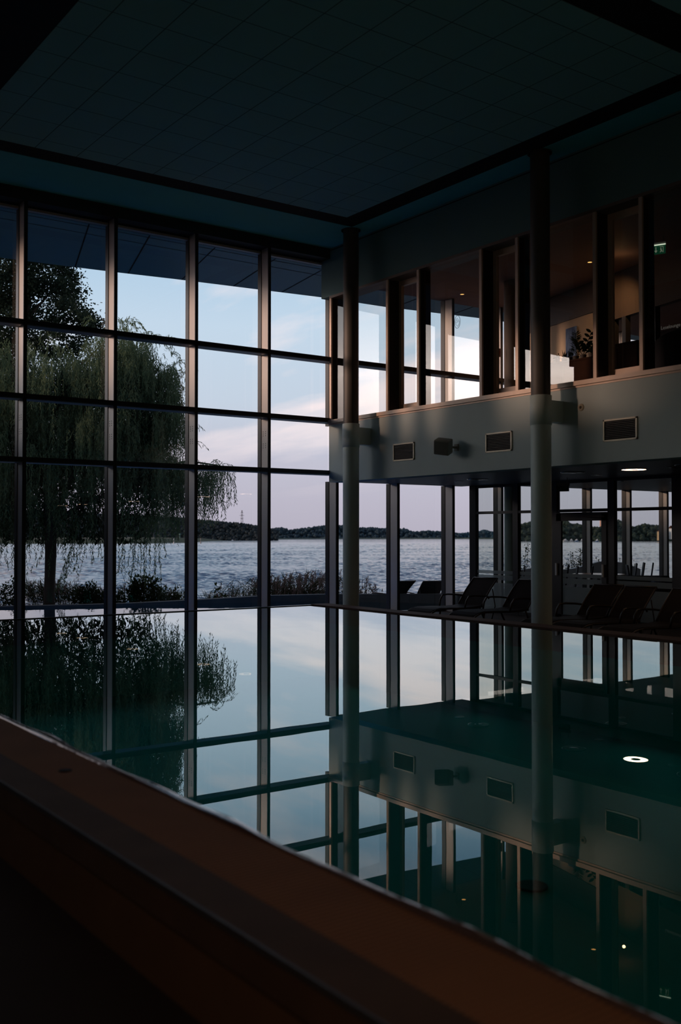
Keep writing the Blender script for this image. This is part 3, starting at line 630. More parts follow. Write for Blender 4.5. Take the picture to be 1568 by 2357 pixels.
    # airy sprigs on the crown's top
    for (px, py) in ((235, 735), (282, 735), (295, 728), (318, 745), (345, 765), (372, 775), (392, 780), (400, 805), (425, 890), (430, 930), (500, 1062), (520, 1078), (478, 1068), (415, 860), (412, 830), (360, 768), (428, 970), (432, 1010)):
        for c_ in range(3):
            p = W(px-12, py+12, RNG.normal()*.3); dirx = RNG.uniform(.2, 1.2)*(1 if px > 240 else -.6)
            for i in range(26):
                f = i/26; p = p+(R*dirx+np.array([0, 0, 1.0-2.4*f]))*.022; P.append(p.copy()); Dd.append(R*dirx*.6+np.array([0, 0, .6-2.2*f])+RNG.normal(size=3)*.35)
    leaves(np.array(P)-O, Dd, .105, .021, MT['willow'], 'foliage', t)
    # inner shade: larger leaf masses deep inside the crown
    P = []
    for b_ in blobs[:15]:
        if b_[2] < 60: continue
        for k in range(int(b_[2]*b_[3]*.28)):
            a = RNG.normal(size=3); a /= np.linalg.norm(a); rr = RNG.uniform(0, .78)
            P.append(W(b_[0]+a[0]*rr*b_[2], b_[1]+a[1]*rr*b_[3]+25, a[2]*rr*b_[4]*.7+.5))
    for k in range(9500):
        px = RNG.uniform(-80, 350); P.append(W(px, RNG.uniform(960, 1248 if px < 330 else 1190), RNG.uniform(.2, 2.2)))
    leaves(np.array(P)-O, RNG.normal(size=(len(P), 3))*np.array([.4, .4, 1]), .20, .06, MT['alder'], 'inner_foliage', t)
    m = MB()
    def q(px, py, dd=0): return Vector(W(px, py, dd)-O)
    m.tube([q(112, 1412), q(113, 1380), q(115, 1330), q(117, 1270), q(116, 1200), q(112, 1130), q(105, 1050), q(95, 960)], [.17, .15, .145, .155, .16, .16, .14, .10], 12); m.build('trunk', MT['bark'], t, smooth=True)
    for pts, r in (([(115, 1190), (160, 1100), (220, 1000), (270, 900), (300, 800)], .09), ([(113, 1150), (80, 1050), (30, 950), (-10, 850)], .09), ([(117, 1200), (190, 1160), (260, 1130), (340, 1080), (430, 1060), (500, 1070)], .07), ([(105, 1050), (120, 950), (170, 850), (230, 790)], .07), ([(220, 1000), (300, 970), (370, 920), (410, 860)], .05)):
        m = MB(); m.tube([q(x, y, .2) for x, y in pts], [r*(1-.75*i/(len(pts)-1)) for i in range(len(pts))], 8); m.build('branch', MT['bark'], t, smooth=True)
willow()
def round_tree():
    D = 31.; base = atd(-60, 1400, D); base.z = -1.2
    t = empty('broadleaf_tree', base); tag(t, 'tall broadleaf tree with small round leaves behind the willow at the upper left', 'tree')
    O = np.array(base[:]); Fh = np.array((Fw.x, Fw.y, 0)); Fh /= np.linalg.norm(Fh)
    def W(px, py, dd=0.): return np.array(atd(px, py, D)[:])+Fh*dd
    P = []
    cl = []
    for (x, y, rx, ry, n) in ((110, 620, 60, 60, 34), (150, 650, 28, 50, 16), (30, 640, 60, 80, 40), (90, 700, 75, 55, 44), (170, 720, 35, 28, 14), (205, 745, 22, 20, 10), (10, 740, 60, 60, 30), (-60, 660, 70, 130, 60), (80, 560, 90, 60, 50), (-20, 520, 90, 80, 50), (130, 780, 60, 50, 26), (40, 820, 70, 60, 30), (-60, 850, 70, 110, 40)):
        for k in range(n):
            a = RNG.normal(size=3); a /= np.linalg.norm(a); r = RNG.uniform(.2, 1)**.5; cl.append((x+a[0]*r*rx, y+a[1]*r*ry, a[2]*r*1.4))
    for (x, y, d) in cl:
        c = W(x, y, d); P.append(c+RNG.normal(size=(110, 3))*np.array([.17, .17, .12]))
    P = np.concatenate(P); leaves(P-O, RNG.normal(size=(len(P), 3))*np.array([1, 1, .7])+np.array([0, 0, -.3]), .10, .06, MT['alder'], 'foliage', t)
    m = MB(); q = lambda x, y: Vector(W(x, y)-O)
    m.tube([q(-60, 1410), q(-50, 1200), q(-10, 1000), q(40, 850), q(58, 760), q(66, 690), q(80, 600)], [.22, .2, .17, .12, .09, .06, .03], 10); m.build('trunk', MT['bark'], t, smooth=True)
    for pts in ([(50, 850), (90, 790), (130, 740), (170, 715)], [(58, 760), (75, 720), (110, 680), (140, 640)], [(58, 760), (30, 700), (10, 640)], [(66, 690), (62, 640), (50, 600)]):
        m = MB(); m.tube([q(x, y) for x, y in pts], [.06, .045, .03, .015], 6); m.build('branch', MT['bark'], t, smooth=True)
round_tree()
def bush(px, w, ytop, D, label, name='bush', leaf=(.10, .05), n=900, mat='bush', spiky=0):
    base = atd(px, 1400, D); base.z = -1.15; t = empty(name, base); tag(t, label, 'bush', 'bushes on the lake bank')
    O = np.array(base[:]); s = D/F; top = H+(1229.4-ytop)*s; R = np.array(Rt[:]); P = []; Dd = []; m = MB()
    nst = max(5, int(w/6))
    for k in range(nst):
        u_ = (k+.5)/nst*2-1+RNG.normal()*.08; hh = (top+1.15)*(1-.45*abs(u_)**1.5)*RNG.uniform(.82, 1.0)
        x1 = u_*w/2*s; pts = [np.array([0, 0, 0])+R*x1*.5, R*x1*.8+np.array([0, 0, hh*.5])+RNG.normal(size=3)*.05, R*x1*1.05+np.array([0, 0, hh])+RNG.normal(size=3)*.08]
        m.tube([Vector(p) for p in pts], [.012, .009, .004], 5)
        for q in range(n//nst):
            f = RNG.uniform(.3, 1.0); a = pts[0]*(1-f)**2+2*pts[1]*f*(1-f)+pts[2]*f*f
            P.append(a+RNG.normal(size=3)*np.array([.10, .10, .05])*(1.35-f)*1.4); Dd.append(RNG.normal(size=3)+np.array([0, 0, .2]))
    m.build('stems', MT['bark'], t); leaves(np.array(P), Dd, leaf[0], leaf[1], MT[mat], 'leaves', t)
bush(20, 75, 1332, 29, 'dark leafy bush at the left edge left of the first mullion', n=900)
bush(215, 95, 1330, 29, 'rounded bush right of the willow trunk', n=1500)
bush(255, 30, 1368, 29.5, 'small low bush tucked beside the second mullion', n=500)
bush(330, 95, 1318, 29, 'tallest leafy bush with broad leaves between second and third mullions', n=1500, leaf=(.12, .065))
bush(395, 60, 1350, 29, 'low leafy bush just left of the third mullion', n=700)
bush(503, 26, 1356, 29, 'small clump of broad leaves among the thin grass', n=160, leaf=(.13, .07))
def grasses(x0, x1, ytop, D, n, label, lean=0., plume=0, name='reeds', hvar=.25, thick=.006, leafy=2, frm=None):
    base = atd((x0+x1)/2, 1400, D); base.z = -1.15; t = empty(name, base); tag(t, label, 'reeds', kind='stuff')
    O = np.array(base[:]); s = D/F; R = np.array(Rt[:]); Fh = np.array((Fw.x, Fw.y, 0)); m = MB(); PL = []; PD = []; LF = []; LD = []
    for k in range(n):
        px = RNG.uniform(x0, x1); yt = np.interp(px, [p[0] for p in ytop], [p[1] for p in ytop]); dd = RNG.uniform(-.6, .9)
        d2 = D+dd; z1 = (H+(1229.4-yt)*d2/F+1.15)*RNG.uniform(1-hvar, 1.0); b0 = np.array(atd(px, 1229.4, d2)[:])-O; b0[2] = 0
        ln = lean*z1+RNG.normal()*.06*z1; tip = b0+R*ln+np.array([0, 0, z1]); mid = b0+R*ln*.3+np.array([0, 0, z1*.55])
        m.tube([Vector(b0), Vector(mid), Vector(tip)], [thick, thick*.8, thick*.4], 3, cap=False)
        for q in range(leafy):
            f = RNG.uniform(.45, .95); a = b0*(1-f)**2+2*mid*f*(1-f)+tip*f*f; LF.append(a); LD.append(R*RNG.normal()+Fh*RNG.normal()*.6+np.array([0, 0, RNG.uniform(.2, 1.4)])+R*lean*3)
        if RNG.random() < plume:
            for q in range(26):
                f = RNG.uniform(0, 1); PL.append(tip+np.array([0, 0, -.26])*f+R*RNG.normal()*.02*(.4+f)+R*(.04*(1-f))); PD.append(R*RNG.normal()*.35+R*.2+np.array([0, 0, .9])+Fh*RNG.normal()*.3)
    m.build('stalks', MT['reed'], t)
    if LF: leaves(np.array(LF), LD, .30, .018, MT['bush'], 'blades', t)
    if PL: leaves(np.array(PL), PD, .07, .02, MT['plume'], 'plumes', t)
grasses(70, 250, [(70, 1335), (150, 1335), (250, 1355)], 29.5, 420, 'wind bent reeds around the willow trunk', lean=-.22, plume=.12, leafy=3)
grasses(270, 440, [(270, 1345), (330, 1338), (440, 1360)], 29.6, 220, 'sparse pale reeds behind the bushes between second and third mullions', lean=-.1, plume=.2)
grasses(460, 610, [(460, 1370), (500, 1350), (520, 1330), (545, 1340), (575, 1328), (610, 1322)], 29.2, 230, 'thin upright grass stalks left of the fourth mullion', lean=.0, plume=.12, hvar=.35)
grasses(585, 770, [(585, 1330), (600, 1322), (640, 1318), (660, 1322), (700, 1316), (712, 1314), (745, 1311), (770, 1318)], 28.8, 420, 'dense brown plumed reeds between the fourth mullion and the corner', lean=.02, plume=.62, hvar=.45, leafy=4)
grasses(775, 875, [(775, 1310), (790, 1318), (835, 1328), (875, 1352)], 28.8, 110, 'short plumed reeds on both sides of the corner column', lean=.02, plume=.5, hvar=.5, leafy=3)
bush(1212, 26, 1246, 29.5, 'slender leafy shrub right behind the middle column', 'shrub', n=600, leaf=(.07, .03))
bush(1312, 32, 1248, 29.5, 'tall stemmed leafy shrub seen inside the glass door', 'shrub', n=600, leaf=(.07, .03))
bush(1338, 18, 1246, 29.5, 'thin upright leafy shrub seen left of the door mullion', 'shrub', n=1000, leaf=(.08, .03))
bush(1388, 56, 1264, 29.5, 'spreading leafy shrub above the pale parapet', 'shrub', n=420, leaf=(.07, .045))
bush(1430, 30, 1272, 29.5, 'low leafy shrub over the parapet right of the door', 'shrub', n=420, leaf=(.08, .045))
bush(1458, 20, 1268, 29.5, 'faint thin shrub beyond the dark sofa', 'shrub', n=200, leaf=(.06, .025))

# ------------------------------------------------------------------ partition with door (downstairs)
def yP(px): return onX(px, 1229, XP).y
def zP(py, px): return onX(px, py, XP).z
t = empty('wall_partition', (XP, 14, FL)); struct(t)
def mkp(mb, nme, m, par=t):
    o = mb.build(nme, m, par, org=(XP, 14, FL)); o.location = (0, 0, 0); return o
fd = MT['fin_dark']
posts = [(17.2, 17.0), (yP(1183), yP(1195)), (yP(1270), yP(1285)), (yP(1402), yP(1417)), (yP(1550), yP(1572)), (8.6, 8.4), (6.4, 6.2)]
for a, c in posts: mkp(MB().box(XP-.04, XP+.06, c, a, FL, ZU), 'post', fd)
mkp(MB().box(XP-.03, XP+.05, 2, 17.1, 1.80, 1.86), 'transom', fd)
mkp(MB().box(XP-.03, XP+.05, 2, 17.1, ZU-.06, ZU), 'head_rail', fd)
mkp(MB().box(XP-.03, XP+.05, 2, 17.1, FL, FL+.07), 'sill_rail', fd)
edges = [17.0]+[v for a, c in posts[1:] for v in (a, c)]+[2]
for i in range(0, len(edges)-1, 2):
    y1, y0 = edges[i], edges[i+1]
    m = MB().quad((XP, y0, FL+.05), (XP, y1, FL+.05), (XP, y1, ZU-.05), (XP, y0, ZU-.05)); mkp(m, 'pane', MT['glass_p'])
    m = MB()
    for za, zb in ((.467, .54), (.33, .44), (FL+.06, .27)): m.quad((XP-.004, y0+.02, za), (XP-.004, y1-.02, za), (XP-.004, y1-.02, zb), (XP-.004, y0+.02, zb))
    mkp(m, 'frosted_film', MT['frost'])
# glass door between the third and fourth post
dt = empty('door_1', (XP, yP(1285), FL)); struct(dt)
def mkd(mb, nme, m):
    o = mb.build(nme, m, dt, org=(XP, yP(1285), FL)); o.location = (0, 0, 0); return o
ya, yb = yP(1286), yP(1401)
m = MB(); m.box(XP-.07, XP-.02, yP(1297), ya, FL, 1.77); m.box(XP-.07, XP-.02, yb, yP(1390), FL, 1.77); m.box(XP-.07, XP-.02, yb, ya, 1.62, 1.79); m.box(XP-.07, XP-.02, yb, ya, FL, FL+.1); mkd(m, 'door_frame', MT['fin_dark'])
m = MB(); m.box(XP-.09, XP-.07, yP(1396), yP(1345), 1.68, 1.72); mkd(m, 'door_closer', MT['brown'])
for px in (1288, 1395): mkd(MB().box(XP-.12, XP-.09, yP(px+2), yP(px-1.5), .50, .75), 'door_handle', MT['white'])

# ------------------------------------------------------------------ ring lamps and ceiling fittings
def ring_lamp(x, y, lit, label, r=.20, group=None):
    t = empty('ring_lamp', (x, y, ZU)); tag(t, label, 'ceiling lamp', group)
    m = MB(); m.lathe([(r+.015, 0), (r+.012, -.012), (r, -.012)], (0, 0), 32); m.lathe([(.08, -.014), (.07, -.018), (0, -.018)], (0, 0), 24); m.build('housing', MT['lamp_body'], t, smooth=True)
    m = MB(); m.lathe([(.085, -.013), (r, -.013)], (0, 0), 32); m.build('light_ring', MT['lamp_on'] if lit else MT['lamp_off'], t)
MT['lamp_off'] = pbr('lamp ring unlit', (.05, .045, .04), .3)
G1 = 'lit ring lamps under the gallery'
for y, lb in ((11.08, 'lit white ring lamp in the gallery soffit above the right loungers'),): ring_lamp(14.05, y, True, lb)
for y, lb in ((8.6, 'lit ring lamp second along the soffit, mirrored in the glass'), (6.0, 'lit ring lamp third along the soffit, mirrored in the glass'), (3.7, 'lit ring lamp fourth along the soffit, mirrored in the glass'), (-.75, 'lit ring lamp fifth along the soffit, mirrored in the glass'), (-2.8, 'lit ring lamp sixth along the soffit, mirrored in the glass')):
    ring_lamp(14.05, y, True, lb)
for x, y, lb in ((14.1, 14.95, 'unlit ring lamp in the soffit left of the middle column'), (13.9, 12.3, 'unlit ring lamp in the soffit just right of the middle column'), (16.4, 13.4, 'unlit ring lamp beyond the partition above the glass door'), (18.4, 13.3, 'unlit ring lamp far beyond the partition right of the door'), (13.9, 9.9, 'unlit ring lamp cut by the right picture edge')):
    ring_lamp(x, y, False, lb)
def ceiling_spot(x, y, z, lit, label, grp, r=.05):
    t = empty('downlight', (x, y, z)); tag(t, label, 'ceiling lamp', grp)
    m = MB(); m.lathe([(r+.012, 0), (r+.01, -.008), (r, -.008)], (0, 0), 16); tr_ = m.build('trim_ring', MT['lamp_body'], t, smooth=True)
    m = MB(); m.lathe([(0, -.004), (r, -.004)], (0, 0), 16); m.build('lens', MT['spot_on'] if lit else MT['lamp_body'], tr_)
for px, py, lb in ((1057, 1108, 'small soffit downlight left of the unlit ring lamp'), (1374, 1093, 'small soffit downlight left of the lit ring lamp'), (1548, 1076, 'small soffit downlight near the right picture edge'), (1425, 1107.5, 'small soffit downlight beyond the partition door')):
    p = onZ(px, py, ZU); ceiling_spot(p.x, p.y, ZU, False, lb, None, .09)
for px, py, lb in ((1525, 453, 'orange lounge downlight at top of the last window'), (1358, 603, 'orange lounge downlight just left of a dark fin'), (1064, 677, 'faint orange lounge downlight above the logo on the glass'), (1183, 680, 'orange lounge downlight above the round lounge column'), (1280, 533, 'orange lounge downlight beside the middle column top')):
    p = onZ(px, py, 6.70); ceiling_spot(p.x, p.y, 6.70, True, lb, None, .045)

# ------------------------------------------------------------------ loungers
def make_lounger(name, sling):
    t = empty(name, (0, 0, 0))
    W = .66; a = math.radians(48); hx = 1.47; sh = .34
    # sling profile: curved seat from foot (x=0) to hinge, then the backrest
    seat = [(0.0, .22), (.06, .275), (.16, .315), (.32, .335), (.6, .33), (.95, .315), (1.3, .315), (hx, .33)]
    def strip(pts, th, y0=-W/2+.03, y1=W/2-.03):
        m = MB(); n_ = len(pts)
        for (x, z) in pts: m.v += [(x, y0, z), (x, y1, z), (x, y0, z-th), (x, y1, z-th)]
        for i in range(n_-1):
            k = 4*i; m.f += [(k, k+4, k+5, k+1), (k+2, k+3, k+7, k+6), (k, k+2, k+6, k+4), (k+1, k+5, k+7, k+3)]
        m.f += [(0, 1, 3, 2), (4*n_-4, 4*n_-2, 4*n_-1, 4*n_-3)]; return m
    strip(seat, .015).build('seat', sling, t, smooth=False)
    L = .70; back = [(hx+L*f*math.cos(a)+.03*math.sin(PI*f)*-1, .33+L*f*math.sin(a)) for f in [i/6 for i in range(7)]]
    mb = strip(back, .018); mb.build('backrest', sling, t)
    for s in (-1, 1):
        y = s*W/2; fr = MB(); fr.tube([(x, y, z-.02) for x, z in seat], .017, 8)
        fr.build('side_rail', MT['tube'], t, smooth=True)
        fr = MB(); fr.tube([(x, y*.96, z) for x, z in back], .016, 8); fr.build('back_rail', MT['tube'], t, smooth=True)
        MB().tube([(.28, y, .31), (.25, y, .15), (.22, y, 0)], .018, 8).build('leg', MT['tube'], t, smooth=True)
        MB().tube([(1.38, y, .31), (1.46, y, .16), (1.56, y, 0)], .018, 8).build('leg', MT['tube'], t, smooth=True)
        MB().tube([(.94, y*1.05, .30), (.98, y*1.07, .44), (1.05, y*1.08, .525), (1.2, y*1.08, .535), (1.45, y*1.06, .52), (1.62, y*1.03, .50), (1.66, y, .46)], .018, 8).build('armrest', MT['tube'], t, smooth=True)
    MB().tube([(back[-1][0], -W/2*.96, back[-1][1]), (back[-1][0], W/2*.96, back[-1][1])], .017, 8).build('top_bar', MT['tube'], t, smooth=True)
    MB().tube([(hx+.30, -W/2, .33+.32), (hx+.38, -W/2, .3), (1.74, -W/2, .02)], .012, 6).build('back_prop', MT['tube'], t, smooth=True)
    return t
LG = 'sun loungers beside the indoor pool'
lg = make_lounger('sun_lounger', MT['sling']); specs = [(12.62, 15.05, .08, 'black reclined sun lounger nearest the glass corner, left of the middle column', 0), (12.72, 13.95, .04, 'black reclined sun lounger half hidden behind the middle column', 0), (12.45, 11.9, .0, 'dark brown reclined sun lounger directly right of the middle column', 1), (12.40, 11.17, .0, 'dark brown reclined sun lounger, second right of the middle column', 1), (12.40, 10.2, .0, 'dark brown sun lounger cut by the right picture edge', 1)]
lg2 = make_lounger('sun_lounger', MT['sling_warm'])
used = {0: False, 1: False}
for (x, y, rz, lb, k) in specs:
    src = (lg, lg2)[k]; o = src if not used[k] else copy_tree(src); used[k] = True
    o.location = (x, y, FL); o.rotation_euler = (0, 0, rz); tag(o, lb, 'sun lounger', LG)
for (px, rz, lb) in ((922, 1.75, 'outdoor sun lounger back seen right beside the first lower mullion'), (990, 1.35, 'outdoor sun lounger seen from behind against the dark quay')):
    o = copy_tree(lg); p = onZ(px, 1390, -.40); d_ = Vector((p.x, p.y, 0)).normalized()
    # head end towards the camera, foot to the lake
    o.rotation_euler = (0, 0, rz+PI); ax = Vector((math.cos(rz+PI), math.sin(rz+PI), 0)); hp = Vector((p.x, p.y, 0))+d_*.6
    o.location = (hp.x-ax.x*1.7, hp.y-ax.y*1.7, -.70); tag(o, lb, 'sun lounger', 'sun loungers on the outdoor terrace')

# ------------------------------------------------------------------ cafe furniture behind the partition
def table(x, y, r, label):
    t = empty('round_table', (x, y, FL)); tag(t, label, 'table', 'cafe tables')
    MB().lathe([(0, .77), (r-.01, .77), (r, .785), (r-.01, .80), (0, .80)], (0, 0), 32).build('tabletop', MT['orange'], t, smooth=False)
    MB().lathe([(.035, .04), (.035, .77)], (0, 0), 12).build('pedestal', MT['steel'], t, smooth=True)
    MB().lathe([(.25, 0), (.25, .02), (.03, .045)], (0, 0), 20).build('base', MT['steel'], t, smooth=True)
table(19.15, 16.15, .62, 'round orange wood cafe table seen through the glass door')
def cafe_chair(x, y, rz, label, first=[None]):
    if first[0] is None:
        t = empty('cafe_chair', (0, 0, 0))
        MB().box(-.21, .21, -.21, .21, .43, .47).build('seat', MT['cloth'], t, bevel=.01)
        Rm = Matrix.Rotation(math.radians(8), 4, 'X')
        MB().box(-.20, .20, .19, .225, .50, 1.0, Rm).build('backrest', MT['cloth'], t, bevel=.01)
        for sx in (-1, 1):
            for sy in (-1, 1): MB().tube([(sx*.18, sy*.18, .43), (sx*.2, sy*.2, 0)], .015, 6).build('leg', MT['steel'], t, smooth=True)
        first[0] = t; o = t
    else: o = copy_tree(first[0])
    o.location = (x, y, FL); o.rotation_euler = (0, 0, rz); tag(o, label, 'chair', 'dark chairs round the cafe tables')
for px, d, rz, lb in ((1302, 23.8, .70, 'dark cafe chair at the left edge inside the glass door'), (1316, 25.2, .7, 'dark cafe chair second from left at the orange table'), (1337, 23.4, .78, 'dark cafe chair in front of the orange table left of the mullion'), (1372, 23.3, .72, 'dark cafe chair before the orange table right of the mullion'), (1436, 24.2, -2.35, 'dark cafe chair at right end of the orange table'), (1215, 24.6, .8, 'dark cafe chair glimpsed just left of the middle column'), (1472, 25.6, .72, 'dark cafe chair back left above the navy sofa'), (1489, 26.2, .75, 'dark cafe chair back in the middle above the navy sofa'), (1510, 26.0, .66, 'dark cafe chair back right above the navy sofa')):
    p = atd(px, 1229, d)
    if p.y > 17.0:
        k = 16.7/p.y; p = Vector((p.x*k, p.y*k, 0))
    cafe_chair(p.x, p.y, rz, lb)
def sofa(x, y, rz, w, label):
    t = empty('sofa', (x, y, FL), rz); tag(t, label, 'sofa', 'navy sofas behind the partition')
    MB().box(-w/2, w/2, -.38, .38, .08, .42).build('seat', MT['cloth'], t, bevel=.03)
    MB().box(-w/2, w/2, .24, .42, .42, .86).build('backrest', MT['cloth'], t, bevel=.03)
    for s in (-1, 1): MB().box(s*w/2-.08, s*w/2+.08, -.38, .40, .10, .62).build('armrest', MT['cloth'], t, bevel=.03)
p = atd(1470, 1229, 22.2); sofa(p.x, p.y, PI*.80, 1.1, 'navy sofa seen through the partition right of the door')
p = atd(1548, 1229, 21.0); sofa(p.x, p.y, PI*.80, 1.0, 'navy sofa beside the right partition post')
# curved pale parapet outside
b = MB(); pts = []
for px, py in ((1180, 1316), (1205, 1311), (1240, 1306), (1290, 1312), (1320, 1309), (1345, 1303), (1380, 1293), (1410, 1291), (1445, 1298), (1475, 1310)):
    p = onY(px, py, 18.3); pts.append(p)
for a, c in zip(pts, pts[1:]): b.quad((a.x, a.y, -1.1), (c.x, c.y, -1.1), c, a); b.quad(a, c, c+Vector((.1, .2, 0)), a+Vector((.1, .2, 0)))
struct(b.build('wall_parapet', pbr('parapet white', (.38, .40, .41), .6)))

# ------------------------------------------------------------------ signs
GREEN = pbr('exit green', (.01, .10, .05), .5, emit=(.02, .30, .13), estr=.07)
WHT = emis('exit white', (.75, .85, .6), .16)
def exit_sign(loc, rz, w, h, lit, label):
    t = empty('exit_sign', loc, rz); tag(t, label, 'sign')
    MB().box(-w/2-.01, w/2+.01, -.02, .02, h/2, h/2+.05).build('housing', (MT['white'] if lit else MT['lamp_body']), t)
    gm = GREEN if lit else pbr('exit green dark', (.01, .03, .025), .5)
    pn_ = MB().box(-w/2, w/2, -.012, .012, -h/2, h/2).build('panel', gm, t)
    wm = WHT if lit else pbr('exit pictogram dim', (.06, .09, .07), .5)
    m = MB(); y = -.0135
    def rc(x0, x1, z0, z1): m.quad((x0*w, y, z0*h), (x1*w, y, z0*h), (x1*w, y, z1*h), (x0*w, y, z1*h))
    rc(-.24, -.18, -.1, .32); m.quad((-.33*w, y, -.08*h), (-.21*w, y, -.36*h), (-.21*w, y, -.36*h), (-.09*w, y, -.08*h))
    m.build('arrow', wm, pn_)
    m = MB(); rc(.08, .36, .30, .36); rc(.32, .36, -.36, .36); rc(.14, .20, .12, .24)
    m.quad((.10*w, y, .08*h), (.22*w, y, .10*h), (.24*w, y, -.10*h), (.16*w, y, -.12*h)); m.quad((.16*w, y, -.10*h), (.22*w, y, -.10*h), (.14*w, y, -.34*h), (.08*w, y, -.34*h)); m.quad((.19*w, y, -.08*h), (.25*w, y, -.10*h), (.29*w, y, -.30*h), (.23*w, y, -.30*h))
    m.build('running_figure', wm, pn_)
    if lit: MB().box(-w/2-.008, w/2+.008, -.03, -.012, h/2, h/2+.012).build('light_edge', emis('sign edge', (.9, 1, .75), .9), t)
    for s in (-1, 1): MB().tube([(s*w*.35, 0, h/2+.05), (s*w*.35, 0, h/2+.16)], .006, 6).build('hanger', MT['steel'], t)
exit_sign(atd(1517, 575, 16.6), -YAW-math.radians(30), .21, .14, True, 'lit green emergency exit sign hanging in the upstairs lounge')
exit_sign(Vector(atd(1297, 1125, 18.8)), -PI/2+.3, .22, .10, False, 'dark unlit exit sign hanging by the downstairs glass door')
def text(body, loc, size, rot, mat, label, name):
    cu = bpy.data.curves.new(name, 'FONT'); cu.body = body; cu.size = size; cu.align_x = 'CENTER'; cu.extrude = .001
    o = bpy.data.objects.new(name, cu); C.objects.link(o); o.location = loc; o.rotation_euler = rot
    dg = bpy.context.evaluated_depsgraph_get(); me = bpy.data.meshes.new_from_object(o.evaluated_get(dg)); bpy.data.objects.remove(o)
    ob = bpy.data.objects.new(name, me); C.objects.link(ob); ob.location = loc; ob.rotation_euler = rot; me.materials.clear(); me.materials.append(mat)
    return tag(ob, label, 'lettering')
LET = pbr('lettering white', (.7, .66, .6), .6, emit=(.6, .55, .5), estr=.09)  # weak emission stands in for light caught by the letters
p = onX(1544, 755, XB+.325); text('Leselounge', p, .074, (PI/2, 0, -PI/2), LET, 'white Leselounge lettering on the far right lounge window', 'window_lettering')
# round monogram on the glass
p = onX(1053, 741, XB+.325); c = bpy.data.materials.new('x'); bpy.data.materials.remove(c)
m = MB(); ptsE = [Vector((0, .075*math.cos(a), .115*math.sin(a))) for a in [2*PI*i/40 for i in range(41)]]; m.tube(ptsE, .0035, 4, cap=False)
m.tube([Vector((0, y_, z_)) for y_, z_ in ((.035, -.05), (.05, .0), (.03, .055), (0, .065), (-.02, .04), (0, .015), (.02, .03))], .003, 4)
m.tube([Vector((0, y_, z_)) for y_, z_ in ((.02, -.06), (-.01, -.08), (-.045, -.05), (-.05, .0), (-.035, .03))], .003, 4)
m.tube([Vector((0, y_, z_)) for y_, z_ in ((.03, -.01), (-.03, .005))], .003, 4)
o = m.build('glass_emblem', MT['fin_dark']); o.location = p; tag(o, 'dark oval monogram emblem on the upstairs window glass', 'emblem')
p = atd(1147, 812, 21.4); t = empty('wall_notice', p, -YAW); tag(t, 'small reddish notice on the pale panel in the upstairs lounge', 'notice')
MB().box(-.055, .055, -.004, .004, -.09, .09).build('sheet', pbr('notice pale', (.45, .22, .18), .6), t)
MB().quad((-.04, -.006, -.05), (.01, -.006, -.06), (.04, -.006, .03), (-.01, -.006, .05)).build('red_mark', pbr('notice red', (.5, .05, .03), .6), t)

# ------------------------------------------------------------------ upstairs lounge
az = math.radians(14); u = Vector((math.sin(az), math.cos(az), 0)); A0 = Vector((17.62, 17.4, 0))
def LW(s, z, off=0):   # s metres from the window wall towards the room, along the angled wall
    q = A0-u*s; nrm = Vector((-math.cos(az), math.sin(az), 0)); q = q+nrm*off; return Vector((q.x, q.y, z))
def slab(s0, s1, z0, z1, th, name, mat, st=True, par=None, off=0):
    m = MB(); P4 = [LW(s0, z0, off), LW(s1, z0, off), LW(s1, z1, off), LW(s0, z1, off)]; Q = [LW(s0, z0, off-th), LW(s1, z0, off-th), LW(s1, z1, off-th), LW(s0, z1, off-th)]
    m.quad(*P4); m.quad(*reversed(Q)); 
    for i in range(4): j = (i+1) % 4; m.quad(P4[j], P4[i], Q[i], Q[j])
    o = m.build(name, mat, par)
    if st: struct(o)
    return o
def sx(px):  # distance along the angled wall where pixel column px meets it
    d = ray(px, 800); best = min((abs((LW(s/100, 0)-Vector((0, 0, 0))).x*d.y-(LW(s/100, 0)).y*d.x), s/100) for s in range(0, 900)); return best[1]
SE = sx(1404)
slab(0, SE, ZS-.03, 6.05, .12, 'wall_lounge', MT['cream']); slab(0, SE, 6.05, 6.7, .14, 'wall_lounge', MT['brown'], off=.02)
slab(SE, 12, 5.75, 6.7, .14, 'wall_lounge', MT['brown'])
for s0 in (SE+.02, sx(1432), sx(1500), 8.5): slab(s0, s0+.12, ZS-.03, 5.75, .12, 'trim_7', fd)
b = MB().box(12.9, 13.0, -6, 3.9, ZS, 6.7); struct(b.build('wall_lounge', MT['brown']))
b = MB().box(22.5, 22.7, -8, 17.5, ZS, 6.7); struct(b.build('wall_lounge', MT['brown']))
cu = MB()
for i in range(14):
    y0 = 12.6+i*.1; cu.quad((21.6+.03*(i % 2), y0, 4.4), (21.6+.03*((i+1) % 2), y0+.1, 4.4), (21.6+.03*((i+1) % 2), y0+.1, 5.9), (21.6+.03*(i % 2), y0, 5.9))
tag(cu.build('curtain', pbr('curtain pale blue', (.30, .34, .40), .8, emit=(.3, .38, .5), estr=.05)), 'pale blue curtain glimpsed deep inside the upstairs lounge', 'curtain')  # small emission stands in for window light on the cloth
t = empty('canvas_picture', LW(0, 0)); tag(t, 'blue abstract canvas picture hanging on the cream lounge wall', 'picture')
s0, s1 = sx(1307), sx(1331)
dd = LW(s0, 0).xy.length/ray(1307, 800).xy.length
zt = H+(ray(1307, 758).z)*dd; zb = H+ray(1307, 838).z*dd
o = slab(s0, s1, zb, zt, .03, 'canvas', MT['paint_blue'], st=False, off=.05); o.parent = t; o.matrix_parent_inverse = Matrix.Translation(t.location).inverted()
